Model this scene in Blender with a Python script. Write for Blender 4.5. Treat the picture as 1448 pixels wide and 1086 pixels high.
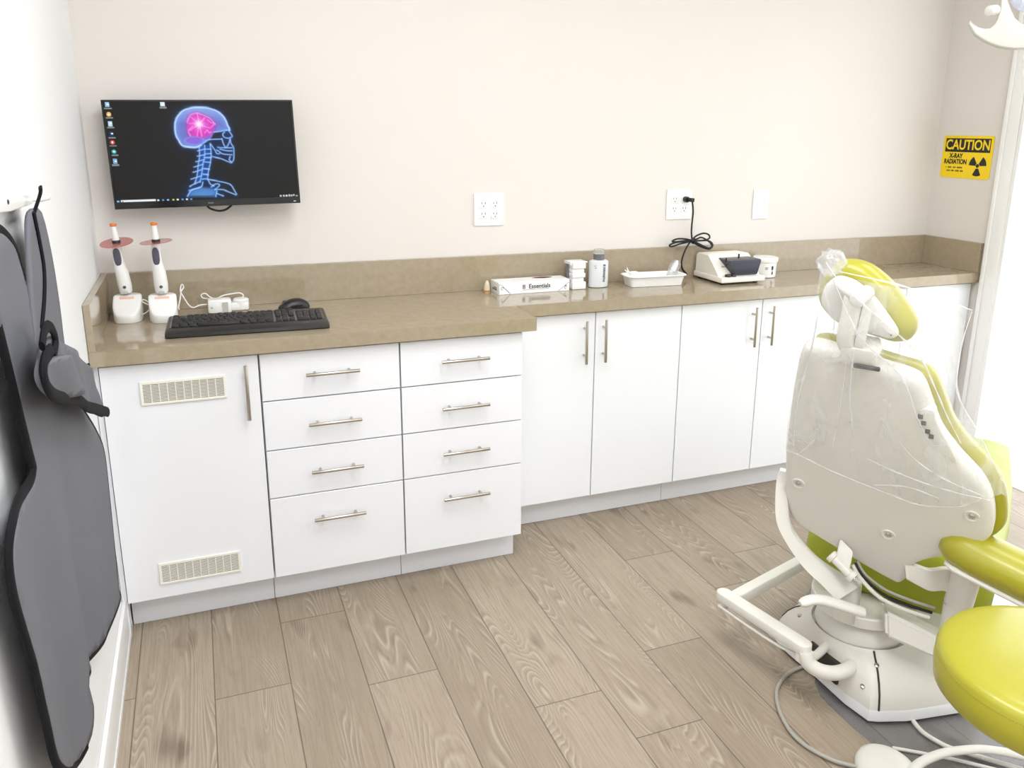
import bpy, bmesh, math, random
import numpy as np
from mathutils import Vector, Matrix, geometry
for o in list(bpy.data.objects): bpy.data.objects.remove(o)
SC = bpy.context.scene
COL = SC.collection
PI = math.pi
rnd = random.Random(7)

# ------------------------------------------------------------------ camera, light, exposure
cam_d = bpy.data.cameras.new('camera'); cam = bpy.data.objects.new('camera', cam_d); COL.objects.link(cam)
F_PX = 1168.617; YAW, PITCH, ROLL = (math.radians(a) for a in (22.0148, 14.664, 0.6606))
_f = Vector((math.sin(YAW)*math.cos(PITCH), math.cos(YAW)*math.cos(PITCH), -math.sin(PITCH)))
_r = Vector((math.cos(YAW), -math.sin(YAW), 0)); _u = _r.cross(_f)
_r2 = math.cos(ROLL)*_r + math.sin(ROLL)*_u; _u2 = -math.sin(ROLL)*_r + math.cos(ROLL)*_u
cam.matrix_world = Matrix(((_r2.x, _u2.x, -_f.x, .3152), (_r2.y, _u2.y, -_f.y, -3.0232), (_r2.z, _u2.z, -_f.z, 1.5236), (0, 0, 0, 1)))
cam_d.sensor_fit = 'HORIZONTAL'; cam_d.sensor_width = 36.0; cam_d.lens = 36.0*F_PX/1448
cam_d.shift_x = (724-754.3266)/1448; cam_d.shift_y = (487.9833-543)/1448
cam_d.clip_start = .02
SC.camera = cam

W = bpy.data.worlds.new('sky'); SC.world = W; W.use_nodes = True
wn = W.node_tree.nodes; wb = wn['Background']
wb.inputs['Color'].default_value = (.93, .97, 1, 1); wb.inputs['Strength'].default_value = 3.0

def area(name, loc, target, sx, sy, power, col=(1, 1, 1)):
    l = bpy.data.lights.new(name, 'AREA'); l.shape = 'RECTANGLE'; l.size = sx; l.size_y = sy; l.energy = power; l.color = col
    o = bpy.data.objects.new(name, l); COL.objects.link(o); o.location = loc
    o.rotation_euler = (Vector(target)-Vector(loc)).to_track_quat('-Z', 'Y').to_euler()
    return o
LAMPS = [(.95, -1.75), (2.55, -1.75), (.95, -3.35), (2.55, -3.35)]       # four recessed troffers
for (lx, ly), pw in zip(LAMPS, (27, 12, 31, 16)):
    area('troffer_lamp', (lx, ly, 2.685), (lx, ly, 0), .55, 1.1, pw, (.94, .97, 1))
po = area('door_opening', (3.66, -1.265, 1.12), (2, -1.265, 1.12), 1.66, 2.22, 1)      # sampling portal for the sky seen through the door
po.data.cycles.is_portal = True
vs = SC.view_settings
vs.view_transform = 'Standard'; vs.look = 'None'; vs.exposure = 0.07; vs.gamma = 1.0; vs.use_curve_mapping = False
D = {'B':(1.858,-1.605,0.55),'R':(0.5592,-0.829,0.0),'Ub':(-0.3372,-0.2274,0.9135),'N':(0.7574,0.5108,0.4067),'F':(0.829,0.5592,0.0),'shell':[(-0.199,0.537),(-0.172,0.556),(-0.113,0.546),(-0.063,0.532),(-0.015,0.521),(0.029,0.512),(0.056,0.491),(0.081,0.419),(0.099,0.368),(0.136,0.309),(0.188,0.245),(0.213,0.188),(0.224,0.115),(0.218,0.062),(0.187,0.021),(0.127,-0.038),(0.084,-0.074),(0.059,-0.107),(0.05,-0.15),(0.032,-0.185),(0.008,-0.185),(-0.066,-0.152),(-0.14,-0.113),(-0.218,-0.072),(-0.248,-0.044),(-0.259,0.004),(-0.26,0.071),(-0.254,0.189),(-0.239,0.313),(-0.219,0.447)],'screws':[(-0.221,0.106),(0.179,0.136),(0.0,0.0)],'film':[(-0.13,0.808),(-0.113,0.832),(-0.085,0.82),(0.034,0.773),(0.142,0.718),(0.131,0.668),(0.126,0.597),(0.129,0.505),(0.179,0.401),(0.236,0.273),(0.277,0.233),(0.232,0.243),(0.192,0.22),(0.151,0.175),(0.072,0.15),(0.012,0.162),(-0.122,0.202),(-0.207,0.231),(-0.242,0.232),(-0.232,0.329),(-0.194,0.552),(-0.146,0.711)],'film_front':[(-0.175,0.714),(-0.156,0.739),(-0.126,0.726),(0.006,0.675),(0.125,0.615),(0.112,0.559),(0.107,0.481),(0.111,0.38),(0.165,0.264),(0.228,0.123),(0.273,0.08)],'HB':(1.6145,-1.6691,1.1577),'nf':(0.9038,0.3026,0.3026),'hr':(0.3175,-0.9482,0.0),'hu':(-0.287,-0.0961,0.9531),'plate':[(-0.089,0.008),(-0.079,0.037),(-0.059,0.058),(-0.041,0.066),(-0.013,0.062),(0.009,0.05),(0.036,0.027),(0.062,-0.007),(0.082,-0.038),(0.081,-0.055),(0.064,-0.062),(0.037,-0.059),(0.007,-0.055),(-0.054,-0.043),(-0.077,-0.027),(-0.088,-0.011)],'knob':[(0.027,0.045),(-0.022,0.053)],'stem':[(-0.104,0.695),(-0.098,0.589),(-0.082,0.547),(-0.078,0.663),(-0.071,0.599)],'left_arm':[((1.694,-1.374,0.65),(1.711,-1.382,0.646)),((1.68,-1.38,0.61),(1.709,-1.394,0.603)),((1.673,-1.401,0.524),(1.707,-1.416,0.521)),((1.692,-1.425,0.466),(1.721,-1.434,0.479)),((1.73,-1.459,0.401),(1.762,-1.465,0.425)),((1.765,-1.49,0.362),(1.802,-1.497,0.392)),((1.798,-1.52,0.322),(1.855,-1.533,0.359))],'right_bracket':[((1.906,-1.625,0.46),(1.907,-1.635,0.425)),((1.933,-1.636,0.459),(1.934,-1.65,0.41)),((1.964,-1.652,0.449),(1.961,-1.665,0.397)),((2.001,-1.666,0.453),(1.996,-1.679,0.397)),((2.025,-1.677,0.448),(2.011,-1.691,0.378)),((2.056,-1.678,0.41),(2.028,-1.69,0.325))],'column':[(1.873,-1.481,0.332),(1.866,-1.499,0.256)],'lever':[(1.689,-1.507,0.33),(1.721,-1.512,0.338),(1.755,-1.522,0.334),(1.787,-1.537,0.324),(1.82,-1.554,0.314),(1.846,-1.566,0.305)],'disc':[(1.925,-1.499,0.224)],'hinge':[(1.79,-1.506,0.439),(1.807,-1.543,0.414)],'beam':[(1.943,-1.528,0.303),(2.055,-1.633,0.25),(1.901,-1.588,0.308),(1.998,-1.685,0.263),(1.897,-1.605,0.241),(1.993,-1.698,0.206)],'grooveL':[(1.91,-1.418,0.211),(1.868,-1.408,0.187),(1.828,-1.409,0.167),(1.798,-1.412,0.151)],'base_screws':[(1.832,-1.404,0.152),(1.921,-1.579,0.171),(1.853,-1.585,0.133)],'elbow':[(1.872,-1.53,0.116),(1.834,-1.543,0.116),(1.793,-1.542,0.118),(1.752,-1.533,0.131),(1.727,-1.518,0.151),(1.724,-1.509,0.178)],'rail':[(1.725,-1.496,0.2),(1.671,-1.205,0.2)],'railarm':[(1.718,-1.205,0.185),(2.065,-1.096,0.185)],'armrest':[(1.956,-1.739,0.562),(1.987,-1.8,0.55),(2.038,-1.883,0.524)],'post':[(2.014,-1.715,0.456),(2.032,-1.691,0.329)],'back_cable':[(2.257,-0.911,0.01),(2.217,-0.974,0.01),(2.181,-1.045,0.01)],'hose':[(1.888,-1.367,0.006),(1.849,-1.37,0.006),(1.787,-1.381,0.006),(1.726,-1.414,0.006),(1.692,-1.449,0.006),(1.658,-1.507,0.006),(1.636,-1.58,0.006),(1.639,-1.636,0.006),(1.666,-1.696,0.006),(1.701,-1.732,0.006),(1.731,-1.754,0.006)],'hose2':[(1.987,-1.634,0.006),(1.967,-1.667,0.006),(1.958,-1.707,0.006),(1.966,-1.746,0.006),(1.982,-1.779,0.006),(2.038,-1.842,0.006),(2.088,-1.897,0.006)],'hose3':[(1.842,-1.72,0.006),(1.869,-1.74,0.006),(1.906,-1.768,0.006),(1.951,-1.803,0.006),(2.015,-1.861,0.006),(2.067,-1.913,0.006)],'mat':[(1.87,-1.404,0.0),(1.838,-1.432,0.0),(1.812,-1.487,0.0),(1.808,-1.548,0.0),(1.807,-1.621,0.0),(1.812,-1.687,-0.0),(1.843,-1.785,0.0),(1.88,-1.858,0.0)],'fc':[(1.761,-1.767,0.02),(1.828,-1.796,0.02),(1.701,-1.747,0.02)],'fcring':[(1.768,-1.839,0.045),(1.824,-1.817,0.045),(1.895,-1.811,0.045),(1.956,-1.82,0.045),(2.02,-1.842,0.045),(2.085,-1.892,0.045),(2.11,-1.952,0.045)],'light_cres':[(2.75,-0.839,1.888),(2.745,-0.84,1.875),(2.759,-0.856,1.841),(2.778,-0.868,1.823),(2.802,-0.883,1.806),(2.825,-0.895,1.795),(2.855,-0.909,1.787),(2.881,-0.921,1.783),(2.935,-0.943,1.784),(3.024,-0.975,1.798),(3.093,-0.99,1.845),(3.108,-0.983,1.89),(3.085,-0.979,1.872),(3.039,-0.967,1.849),(2.915,-0.916,1.852),(2.894,-0.905,1.861),(2.877,-0.892,1.881),(2.869,-0.882,1.906),(2.861,-0.87,1.938),(2.863,-0.858,1.983),(2.848,-0.851,1.983),(2.845,-0.858,1.956),(2.84,-0.867,1.915),(2.828,-0.872,1.883),(2.82,-0.873,1.867),(2.806,-0.871,1.855),(2.789,-0.864,1.855),(2.771,-0.854,1.862),(2.756,-0.843,1.879)],'light_knob':[(2.809,-0.887,1.919),(2.766,-0.894,1.912)],'light_head':[(2.98,-0.855,1.964)],'apron':[(-1.309,1.37),(-1.208,1.36),(-1.162,1.273),(-1.15,1.17),(-1.16,1.084),(-1.144,1.012),(-1.03,0.908),(-0.868,0.797),(-0.78,0.708),(-0.789,0.594),(-0.816,0.466),(-0.839,0.356),(-0.846,0.319),(-1.142,0.401),(-1.43,0.498),(-1.441,0.434),(-1.486,0.405),(-1.569,0.413),(-1.676,0.482),(-1.771,0.569),(-1.79,0.673),(-1.801,0.77),(-1.834,0.912),(-1.814,0.977),(-1.732,0.989),(-1.627,0.979),(-1.598,0.99),(-1.599,1.005),(-1.623,1.076),(-1.644,1.137),(-1.666,1.199),(-1.683,1.243),(-1.708,1.286),(-1.712,1.331),(-1.654,1.362),(-1.589,1.371),(-1.504,1.34),(-1.473,1.302),(-1.461,1.277),(-1.449,1.218),(-1.452,1.172),(-1.402,1.258),(-1.358,1.337)],'apR':[(-1.084,0.955),(-1.03,0.908),(-0.868,0.797),(-0.78,0.708),(-0.789,0.594),(-0.816,0.466),(-0.839,0.356),(-0.846,0.319),(-1.142,0.401),(-1.43,0.498)],'apBot':[(-1.513,0.403),(-1.569,0.413),(-1.676,0.482),(-1.771,0.569),(-1.79,0.673),(-1.801,0.77),(-1.834,0.912),(-1.814,0.977),(-1.732,0.989),(-1.627,0.979),(-1.598,0.99),(-1.599,1.005),(-1.623,1.076),(-1.644,1.137),(-1.666,1.199),(-1.683,1.243)],'apNeck':[(-1.654,1.362),(-1.589,1.371),(-1.504,1.34),(-1.473,1.302),(-1.458,1.273)],'apCol':[(-1.302,1.369),(-1.284,1.309),(-1.283,1.263),(-1.323,1.218),(-1.386,1.173)],'apHook':[(-1.27,1.399),(-1.282,1.367)],'rail_hook':[(-1.515,1.414),(-1.409,1.408),(-1.189,1.393),(-1.205,1.375),(-1.418,1.381),(-1.534,1.389)],'apPouch':[(0.085,-1.641,1.183),(0.085,-1.522,1.158),(0.085,-1.451,1.096),(0.085,-1.318,1.001)],'pouchOut':[(-1.639,1.18),(-1.585,1.18),(-1.506,1.186),(-1.431,1.161),(-1.336,1.124),(-1.131,1.032),(-1.089,0.972),(-0.991,0.883),(-1.162,0.946),(-1.281,0.989),(-1.385,1.036),(-1.559,1.094),(-1.641,1.132),(-1.666,1.164)],'flapRoll':[(-1.583,1.166),(-1.507,1.151),(-1.448,1.125),(-1.406,1.083),(-1.374,1.046)],'loop':[(-1.635,1.199),(-1.603,1.214),(-1.563,1.214),(-1.526,1.198),(-1.516,1.176),(-1.557,1.162)],'pod':[(0.059,0.429),(0.084,0.431),(0.093,0.397),(0.136,0.303),(0.125,0.296),(0.085,0.342),(0.057,0.395)],'podbtn':[(0.059,0.41),(0.066,0.393),(0.075,0.371),(0.083,0.358)],'strap':[(-1.084,1.036),(-1.057,0.978),(-0.996,0.906),(-0.897,0.842)],'mon':[(0.351,-0.09,1.434),(0.9978,-0.0634,0.0205),(-0.0186,0.0302,0.9994),(-0.064,-0.9975,0.029)],'cran':[(0.4823,0.4202),(0.4512,0.4388),(0.407,0.4314),(0.3832,0.4175),(0.3669,0.3645),(0.3574,0.3206),(0.3565,0.2596),(0.3628,0.199),(0.381,0.1429),(0.4134,0.0956),(0.4542,0.0716),(0.4988,0.0683),(0.543,0.0746),(0.5814,0.1009),(0.6094,0.1361),(0.6268,0.1847),(0.6344,0.2288),(0.6425,0.2643),(0.6425,0.2821)],'cranfill':[(0.4823,0.4202),(0.4512,0.4388),(0.407,0.4314),(0.3832,0.4175),(0.3669,0.3645),(0.3574,0.3206),(0.3565,0.2596),(0.3628,0.199),(0.381,0.1429),(0.4134,0.0956),(0.4542,0.0716),(0.4988,0.0683),(0.543,0.0746),(0.5814,0.1009),(0.6094,0.1361),(0.6268,0.1847),(0.6344,0.2288),(0.6425,0.2643),(0.6425,0.2821),(0.5954,0.2901),(0.5597,0.2982),(0.5355,0.3684),(0.5094,0.3855)],'lines':[[(0.6417,0.2954),(0.6496,0.3177),(0.6544,0.34),(0.6425,0.3531)],[(0.6417,0.3665),(0.6445,0.4067),(0.6552,0.4427),(0.656,0.4741),(0.6527,0.5324),(0.6484,0.5638),(0.6368,0.5877),(0.6193,0.5808),(0.5804,0.5479),(0.5311,0.5265)],[(0.5334,0.4038),(0.5548,0.4666),(0.5631,0.4981),(0.5755,0.5012)],[(0.4823,0.4202),(0.5094,0.3855),(0.5355,0.3684),(0.5936,0.3654)],[(0.5597,0.2982),(0.5954,0.2901),(0.6263,0.2818),(0.6425,0.2821)],[(0.6151,0.2993),(0.6037,0.3212),(0.6123,0.348),(0.6321,0.3573),(0.6425,0.3531)],[(0.5964,0.361),(0.6074,0.4325),(0.6227,0.4329),(0.6415,0.3709)],[(0.5715,0.4404),(0.5965,0.4455),(0.6473,0.447)],[(0.5649,0.4669),(0.5932,0.5035),(0.6435,0.5141)],[(0.6323,0.5317),(0.6257,0.5585),(0.6369,0.5859)],[(0.5806,0.4585),(0.6151,0.4756),(0.6456,0.4783)],[(0.5328,0.4127),(0.5326,0.5016),(0.5222,0.5906),(0.5073,0.6708),(0.498,0.7424)],[(0.5022,0.4207),(0.4964,0.5182),(0.4809,0.6069),(0.4716,0.6782),(0.4561,0.7674)],[(0.4718,0.4288),(0.4689,0.5173),(0.4559,0.6059),(0.4454,0.695),(0.4274,0.784)],[(0.5001,0.4561),(0.5332,0.4571)],[(0.4974,0.5005),(0.5328,0.4972)],[(0.4928,0.5359),(0.5294,0.5372)],[(0.4853,0.5758),(0.5237,0.5835)],[(0.4765,0.6381),(0.5139,0.6459)],[(0.4708,0.6916),(0.5047,0.6976)],[(0.4616,0.4727),(0.5001,0.4561)],[(0.4571,0.5214),(0.4969,0.5094)],[(0.4454,0.5743),(0.4917,0.5537)],[(0.4339,0.6229),(0.4815,0.598)],[(0.4268,0.6718),(0.4735,0.6469)],[(0.4117,0.7383),(0.4674,0.705)],[(0.401,0.8051),(0.4566,0.7584)],[(0.3935,0.8453),(0.4533,0.8124)],[(0.4678,0.7409),(0.498,0.7424),(0.5104,0.7882),(0.5296,0.8073)],[(0.498,0.7424),(0.5577,0.7634),(0.6171,0.7981),(0.6348,0.8493),(0.6477,0.8959)],[(0.5139,0.8156),(0.5408,0.7897),(0.5607,0.7998),(0.5326,0.8438)],[(0.5326,0.8438),(0.5733,0.846),(0.6127,0.8756),(0.6423,0.9002)],[(0.5419,0.858),(0.5339,0.9076)],[(0.5406,0.8807),(0.5724,0.9053)],[(0.3827,0.8988),(0.406,0.846),(0.4584,0.8126),(0.4712,0.7682)]],'shoulder':[(0.3827,0.8988),(0.406,0.846),(0.4584,0.8126),(0.5032,0.8241),(0.5382,0.835),(0.5406,0.8807),(0.5288,0.9074)],'brain':[(0.4235,0.2084),(0.4426,0.1391),(0.4806,0.122),(0.519,0.1441),(0.5517,0.1794),(0.5692,0.2235),(0.5608,0.2806),(0.5431,0.3244),(0.4965,0.3499),(0.4331,0.3309),(0.4191,0.2781)],'bl':[[(0.4235,0.2084),(0.4426,0.1391),(0.4806,0.122),(0.519,0.1441),(0.5517,0.1794),(0.5692,0.2235)],[(0.4844,0.2223),(0.444,0.1565)],[(0.4844,0.2223),(0.4806,0.122)],[(0.4844,0.2223),(0.5176,0.1659)],[(0.4844,0.2223),(0.4328,0.2173)],[(0.4844,0.2223),(0.4364,0.2784)],[(0.4844,0.2223),(0.4926,0.3322)],[(0.4844,0.2223),(0.4678,0.3317)],[(0.4844,0.2223),(0.5418,0.2627)],[(0.5315,0.1836),(0.5499,0.2101),(0.5644,0.2191),(0.5473,0.254)],[(0.4331,0.3309),(0.4259,0.287),(0.4484,0.2437)],[(0.5092,0.3061),(0.5257,0.28),(0.5341,0.3066),(0.5449,0.2936)]],'cereb':[(0.4502,0.3752),(0.4007,0.3741),(0.4524,0.3384)],'star':(0.4844,0.2223),'icons':[(0.0293,0.0416),(0.0301,0.1292),(0.031,0.2144),(0.0316,0.3059),(0.0301,0.3818),(0.032,0.4669),(0.0312,0.5553),(0.3056,0.0393)],'search':[(0.0348,0.9246),(0.2135,0.9264)],'tb':[(0.0218,0.9238),(0.2278,0.9242),(0.2531,0.9227),(0.2793,0.9227),(0.3038,0.9226),(0.3274,0.9241),(0.3531,0.9225),(0.377,0.9224),(0.4018,0.9224),(0.8917,0.9197),(0.91,0.9192),(0.9247,0.9184),(0.9413,0.9162),(0.9532,0.9169),(0.9652,0.916),(0.9815,0.9217)],'brand':[(0.5055,0.9644)],'cablearc':[(0.342,-0.07,1.269),(0.351,-0.07,1.258),(0.368,-0.07,1.251),(0.385,-0.07,1.249),(0.403,-0.07,1.254),(0.42,-0.07,1.267)],'cord':[(2.213,-0.045,1.251),(2.221,-0.05,1.237),(2.231,-0.045,1.195),(2.232,-0.04,1.146),(2.232,-0.04,1.112),(2.234,-0.045,1.08)],'cord2':[(2.223,-0.05,1.071),(2.207,-0.05,1.05),(2.192,-0.05,1.016),(2.186,-0.05,0.984),(2.196,-0.045,0.955),(2.221,-0.04,0.933)],'loops':[[(2.233,-0.048,1.076),(2.2,-0.048,1.084),(2.16,-0.048,1.086),(2.136,-0.048,1.077),(2.155,-0.048,1.074),(2.201,-0.048,1.077),(2.233,-0.048,1.078)],[(2.23,-0.052,1.074),(2.176,-0.052,1.066),(2.132,-0.052,1.056),(2.123,-0.052,1.063),(2.153,-0.052,1.072),(2.198,-0.052,1.075),(2.23,-0.052,1.076)],[(2.224,-0.056,1.077),(2.246,-0.056,1.096),(2.28,-0.056,1.106),(2.306,-0.056,1.1),(2.313,-0.056,1.086),(2.293,-0.056,1.077),(2.253,-0.056,1.076),(2.228,-0.056,1.077)],[(2.225,-0.06,1.075),(2.262,-0.06,1.076),(2.303,-0.06,1.075),(2.326,-0.06,1.061),(2.325,-0.06,1.046),(2.308,-0.06,1.039),(2.276,-0.06,1.048),(2.24,-0.06,1.065),(2.225,-0.06,1.075)],[(2.223,-0.064,1.077),(2.247,-0.064,1.085),(2.267,-0.064,1.09),(2.3,-0.064,1.075),(2.322,-0.064,1.054),(2.308,-0.064,1.043),(2.278,-0.064,1.054),(2.243,-0.064,1.07),(2.223,-0.064,1.077)]],'dc1':[(0.148,-0.15,0.959),(0.14,-0.15,0.973),(0.127,-0.15,0.981),(0.124,-0.15,0.974),(0.136,-0.15,0.966),(0.147,-0.15,0.958),(0.142,-0.15,0.947),(0.133,-0.15,0.939),(0.121,-0.15,0.932)],'dc2':[(0.315,-0.12,0.946),(0.292,-0.13,0.947),(0.273,-0.13,0.94),(0.259,-0.12,0.949),(0.246,-0.1,0.971),(0.238,-0.09,0.988),(0.24,-0.08,1.005),(0.245,-0.08,1.011),(0.248,-0.08,1.0),(0.24,-0.09,0.99),(0.234,-0.1,0.964),(0.228,-0.12,0.943),(0.23,-0.13,0.937)],'dc3':[(0.413,-0.06,0.936),(0.434,-0.06,0.956),(0.423,-0.06,0.967),(0.399,-0.06,0.966),(0.371,-0.065,0.963),(0.347,-0.07,0.955),(0.328,-0.07,0.96),(0.314,-0.07,0.974),(0.3,-0.07,0.97),(0.305,-0.07,0.959),(0.328,-0.08,0.956)]}
# ------------------------------------------------------------------ materials
def lin(c):
    return tuple((x/255/12.92 if x/255 <= .04045 else ((x/255+.055)/1.055)**2.4) for x in c)
def mat(name, rgb, rough=.5, metal=0., spec=.5, coat=0., noise=0., nscale=30., bump=0., bscale=200., trans=0., alpha=1., sheen=0., emit=0.):
    m = bpy.data.materials.new(name); m.use_nodes = True
    nt = m.node_tree; b = nt.nodes['Principled BSDF']
    c = (*lin(rgb), 1)
    b.inputs['Base Color'].default_value = c; b.inputs['Roughness'].default_value = rough; b.inputs['Metallic'].default_value = metal
    b.inputs['Specular IOR Level'].default_value = spec; b.inputs['Coat Weight'].default_value = coat; b.inputs['Coat Roughness'].default_value = .05
    b.inputs['Transmission Weight'].default_value = trans; b.inputs['Alpha'].default_value = alpha
    if sheen: b.inputs['Sheen Weight'].default_value = sheen
    if emit: b.inputs['Emission Color'].default_value = c; b.inputs['Emission Strength'].default_value = emit
    tc = nt.nodes.new('ShaderNodeTexCoord')
    if noise:
        n = nt.nodes.new('ShaderNodeTexNoise'); n.inputs['Scale'].default_value = nscale; n.inputs['Detail'].default_value = 4
        nt.links.new(tc.outputs['Object'], n.inputs['Vector'])
        mx = nt.nodes.new('ShaderNodeMix'); mx.data_type = 'RGBA'
        mx.inputs[6].default_value = tuple(max(0, x*(1-noise)) for x in c[:3])+(1,); mx.inputs[7].default_value = tuple(min(1, x*(1+noise)) for x in c[:3])+(1,)
        nt.links.new(n.outputs['Fac'], mx.inputs[0]); nt.links.new(mx.outputs[2], b.inputs['Base Color'])
    if bump:
        n2 = nt.nodes.new('ShaderNodeTexNoise'); n2.inputs['Scale'].default_value = bscale; n2.inputs['Detail'].default_value = 3
        nt.links.new(tc.outputs['Object'], n2.inputs['Vector'])
        bp = nt.nodes.new('ShaderNodeBump'); bp.inputs['Strength'].default_value = bump; bp.inputs['Distance'].default_value = .002
        nt.links.new(n2.outputs['Fac'], bp.inputs['Height']); nt.links.new(bp.outputs['Normal'], b.inputs['Normal'])
    return m
M = {}
M['wall_cream'] = mat('painted_wall_cream', (227, 221, 215), .75, spec=.2, noise=.012, nscale=3, bump=.05, bscale=260)
M['wall_white'] = mat('painted_wall_white', (238, 238, 238), .7, spec=.2, bump=.05, bscale=260)
M['ceiling'] = mat('ceiling_paint', (245, 244, 242), .9, spec=.1)
M['trim'] = mat('trim_paint', (244, 243, 241), .35)
M['lam'] = mat('gloss_white_laminate', (240, 241, 244), .16, spec=.5, coat=.3)
M['toe'] = mat('toe_kick_laminate', (233, 234, 238), .4)
M['steel'] = mat('brushed_nickel', (186, 178, 168), .28, metal=1., bump=.06, bscale=900)
M['steel_bright'] = mat('polished_steel', (205, 205, 205), .15, metal=1.)
M['grille'] = mat('ivory_vent_plastic', (240, 237, 226), .45)
M['grille_back'] = mat('vent_shadow_mesh', (120, 111, 94), .8)
M['white_pl'] = mat('white_plastic', (244, 243, 241), .28, bump=.02, bscale=80)
M['plate_pl'] = mat('switch_plate_plastic', (245, 245, 244), .35)
M['cream_pl'] = mat('cream_plastic', (240, 235, 224), .35, bump=.04, bscale=500)
M['ivory_pl'] = mat('ivory_moulded_plastic', (227, 224, 215), .38, spec=.45, noise=.02, nscale=6, bump=.03, bscale=400)
M['shell_pl'] = mat('warm_grey_moulded_plastic', (227, 224, 216), .42, spec=.4, bump=.03, bscale=300)
M['lamp_grey'] = mat('lamp_grey_plastic', (208, 206, 198), .4)
M['base_white'] = mat('white_enamel', (240, 240, 240), .25)
M['dark_slot'] = mat('dark_recess', (52, 50, 46), .7)
M['black'] = mat('black_plastic', (28, 28, 30), .38, bump=.05, bscale=700)
M['black_gloss'] = mat('gloss_black_plastic', (16, 16, 18), .14)
M['key'] = mat('keycap_black', (24, 24, 25), .5)
M['kb_bezel'] = mat('keyboard_dark_grey', (38, 36, 33), .42, bump=.04, bscale=900)
M['charcoal'] = mat('charcoal_rubber', (84, 84, 98), .4)
M['rubber_cord'] = mat('black_rubber_cord', (18, 18, 18), .5)
M['grey_hose'] = mat('grey_tubing', (168, 164, 154), .4)
M['white_cord'] = mat('white_cord', (238, 236, 232), .45)
M['orange'] = mat('orange_silicone', (240, 128, 30), .35)
M['peach'] = mat('peach_label', (243, 190, 170), .5)
M['red_filter'] = mat('red_acrylic', (216, 108, 98), .08, trans=.4, alpha=.62)
M['vinyl'] = mat('lime_vinyl', (167, 161, 36), .34, spec=.6, coat=.15, noise=.05, nscale=5, bump=.05, bscale=350)
M['vinyl_back'] = mat('lime_vinyl_shell', (160, 168, 36), .4, noise=.04, nscale=5, bump=.05, bscale=350)
M['stitch'] = mat('olive_stitching', (150, 150, 20), .7)
M['apron'] = mat('grey_coated_fabric', (108, 109, 115), .72, spec=.3, noise=.06, nscale=9, bump=.25, bscale=900)
M['binding'] = mat('black_binding_tape', (18, 19, 22), .8, spec=.2, bump=.3, bscale=800)
M['yellow'] = mat('sign_yellow', (250, 214, 10), .35)
M['sign_black'] = mat('sign_black', (20, 20, 16), .45)
M['carton'] = mat('white_carton', (246, 246, 246), .45)
M['print'] = mat('dark_print', (38, 40, 44), .5)
M['print_grey'] = mat('grey_print', (120, 122, 126), .5)
M['print_blue'] = mat('blue_print', (120, 170, 215), .5)
M['brown'] = mat('brown_kraft_inside', (120, 80, 56), .8)
M['amber'] = mat('amber_resin', (196, 140, 60), .3)
M['vial'] = mat('milky_vial', (245, 232, 205), .25, trans=.25)
M['frost'] = mat('frosted_bottle', (238, 241, 243), .35, trans=.15)
M['gel'] = mat('bottle_liquid', (226, 232, 236), .3)
M['cap_grey'] = mat('grey_cap', (110, 112, 112), .3)
M['clear'] = mat('clear_plastic', (240, 244, 246), .1, trans=.8, alpha=.6)
M['slate'] = mat('slate_lid', (42, 48, 60), .25)
M['brown_knob'] = mat('dark_brown_knob', (54, 44, 40), .4)
M['led'] = mat('display_grey', (190, 194, 186), .3)

def film_material(name, base_alpha, tint=(245, 247, 250), freq=16., amp=.26, zs=.3):
    """clear sheet: mostly see-through, a faint milky veil that varies in long soft streaks, plus a gloss"""
    m = bpy.data.materials.new(name); m.use_nodes = True; nt = m.node_tree; nt.nodes.clear()
    N = nt.nodes.new; L = nt.links.new
    out = N('ShaderNodeOutputMaterial'); tr = N('ShaderNodeBsdfTransparent')
    df = N('ShaderNodeBsdfDiffuse'); df.inputs['Color'].default_value = (*lin(tint), 1)
    tl = N('ShaderNodeBsdfTranslucent'); tl.inputs['Color'].default_value = (*lin(tint), 1)
    gl = N('ShaderNodeBsdfGlossy'); gl.inputs['Roughness'].default_value = .16
    mx0 = N('ShaderNodeMixShader'); mx0.inputs[0].default_value = .5
    L(df.outputs[0], mx0.inputs[1]); L(tl.outputs[0], mx0.inputs[2])
    tc = N('ShaderNodeTexCoord'); mp = N('ShaderNodeMapping'); mp.inputs['Scale'].default_value = (1, 1, zs)
    L(tc.outputs['Object'], mp.inputs['Vector'])
    nz = N('ShaderNodeTexNoise'); nz.inputs['Scale'].default_value = freq; nz.inputs['Detail'].default_value = 2; nz.inputs['Distortion'].default_value = .6
    L(mp.outputs[0], nz.inputs['Vector'])
    rp = N('ShaderNodeMapRange'); rp.interpolation_type = 'SMOOTHSTEP'; rp.inputs['From Min'].default_value = .42; rp.inputs['From Max'].default_value = .72
    rp.inputs['To Min'].default_value = base_alpha; rp.inputs['To Max'].default_value = min(.95, base_alpha+amp)
    L(nz.outputs['Fac'], rp.inputs['Value'])
    mx1 = N('ShaderNodeMixShader'); L(rp.outputs[0], mx1.inputs[0]); L(tr.outputs[0], mx1.inputs[1]); L(mx0.outputs[0], mx1.inputs[2])
    lw = N('ShaderNodeLayerWeight'); pw = N('ShaderNodeMath'); pw.operation = 'POWER'; L(lw.outputs['Facing'], pw.inputs[0]); pw.inputs[1].default_value = 4
    ml = N('ShaderNodeMath'); ml.operation = 'MULTIPLY_ADD'; L(pw.outputs[0], ml.inputs[0]); ml.inputs[1].default_value = .4; ml.inputs[2].default_value = .035
    mx2 = N('ShaderNodeMixShader'); L(ml.outputs[0], mx2.inputs[0]); L(mx1.outputs[0], mx2.inputs[1]); L(gl.outputs[0], mx2.inputs[2]); L(mx2.outputs[0], out.inputs['Surface'])
    return m
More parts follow.
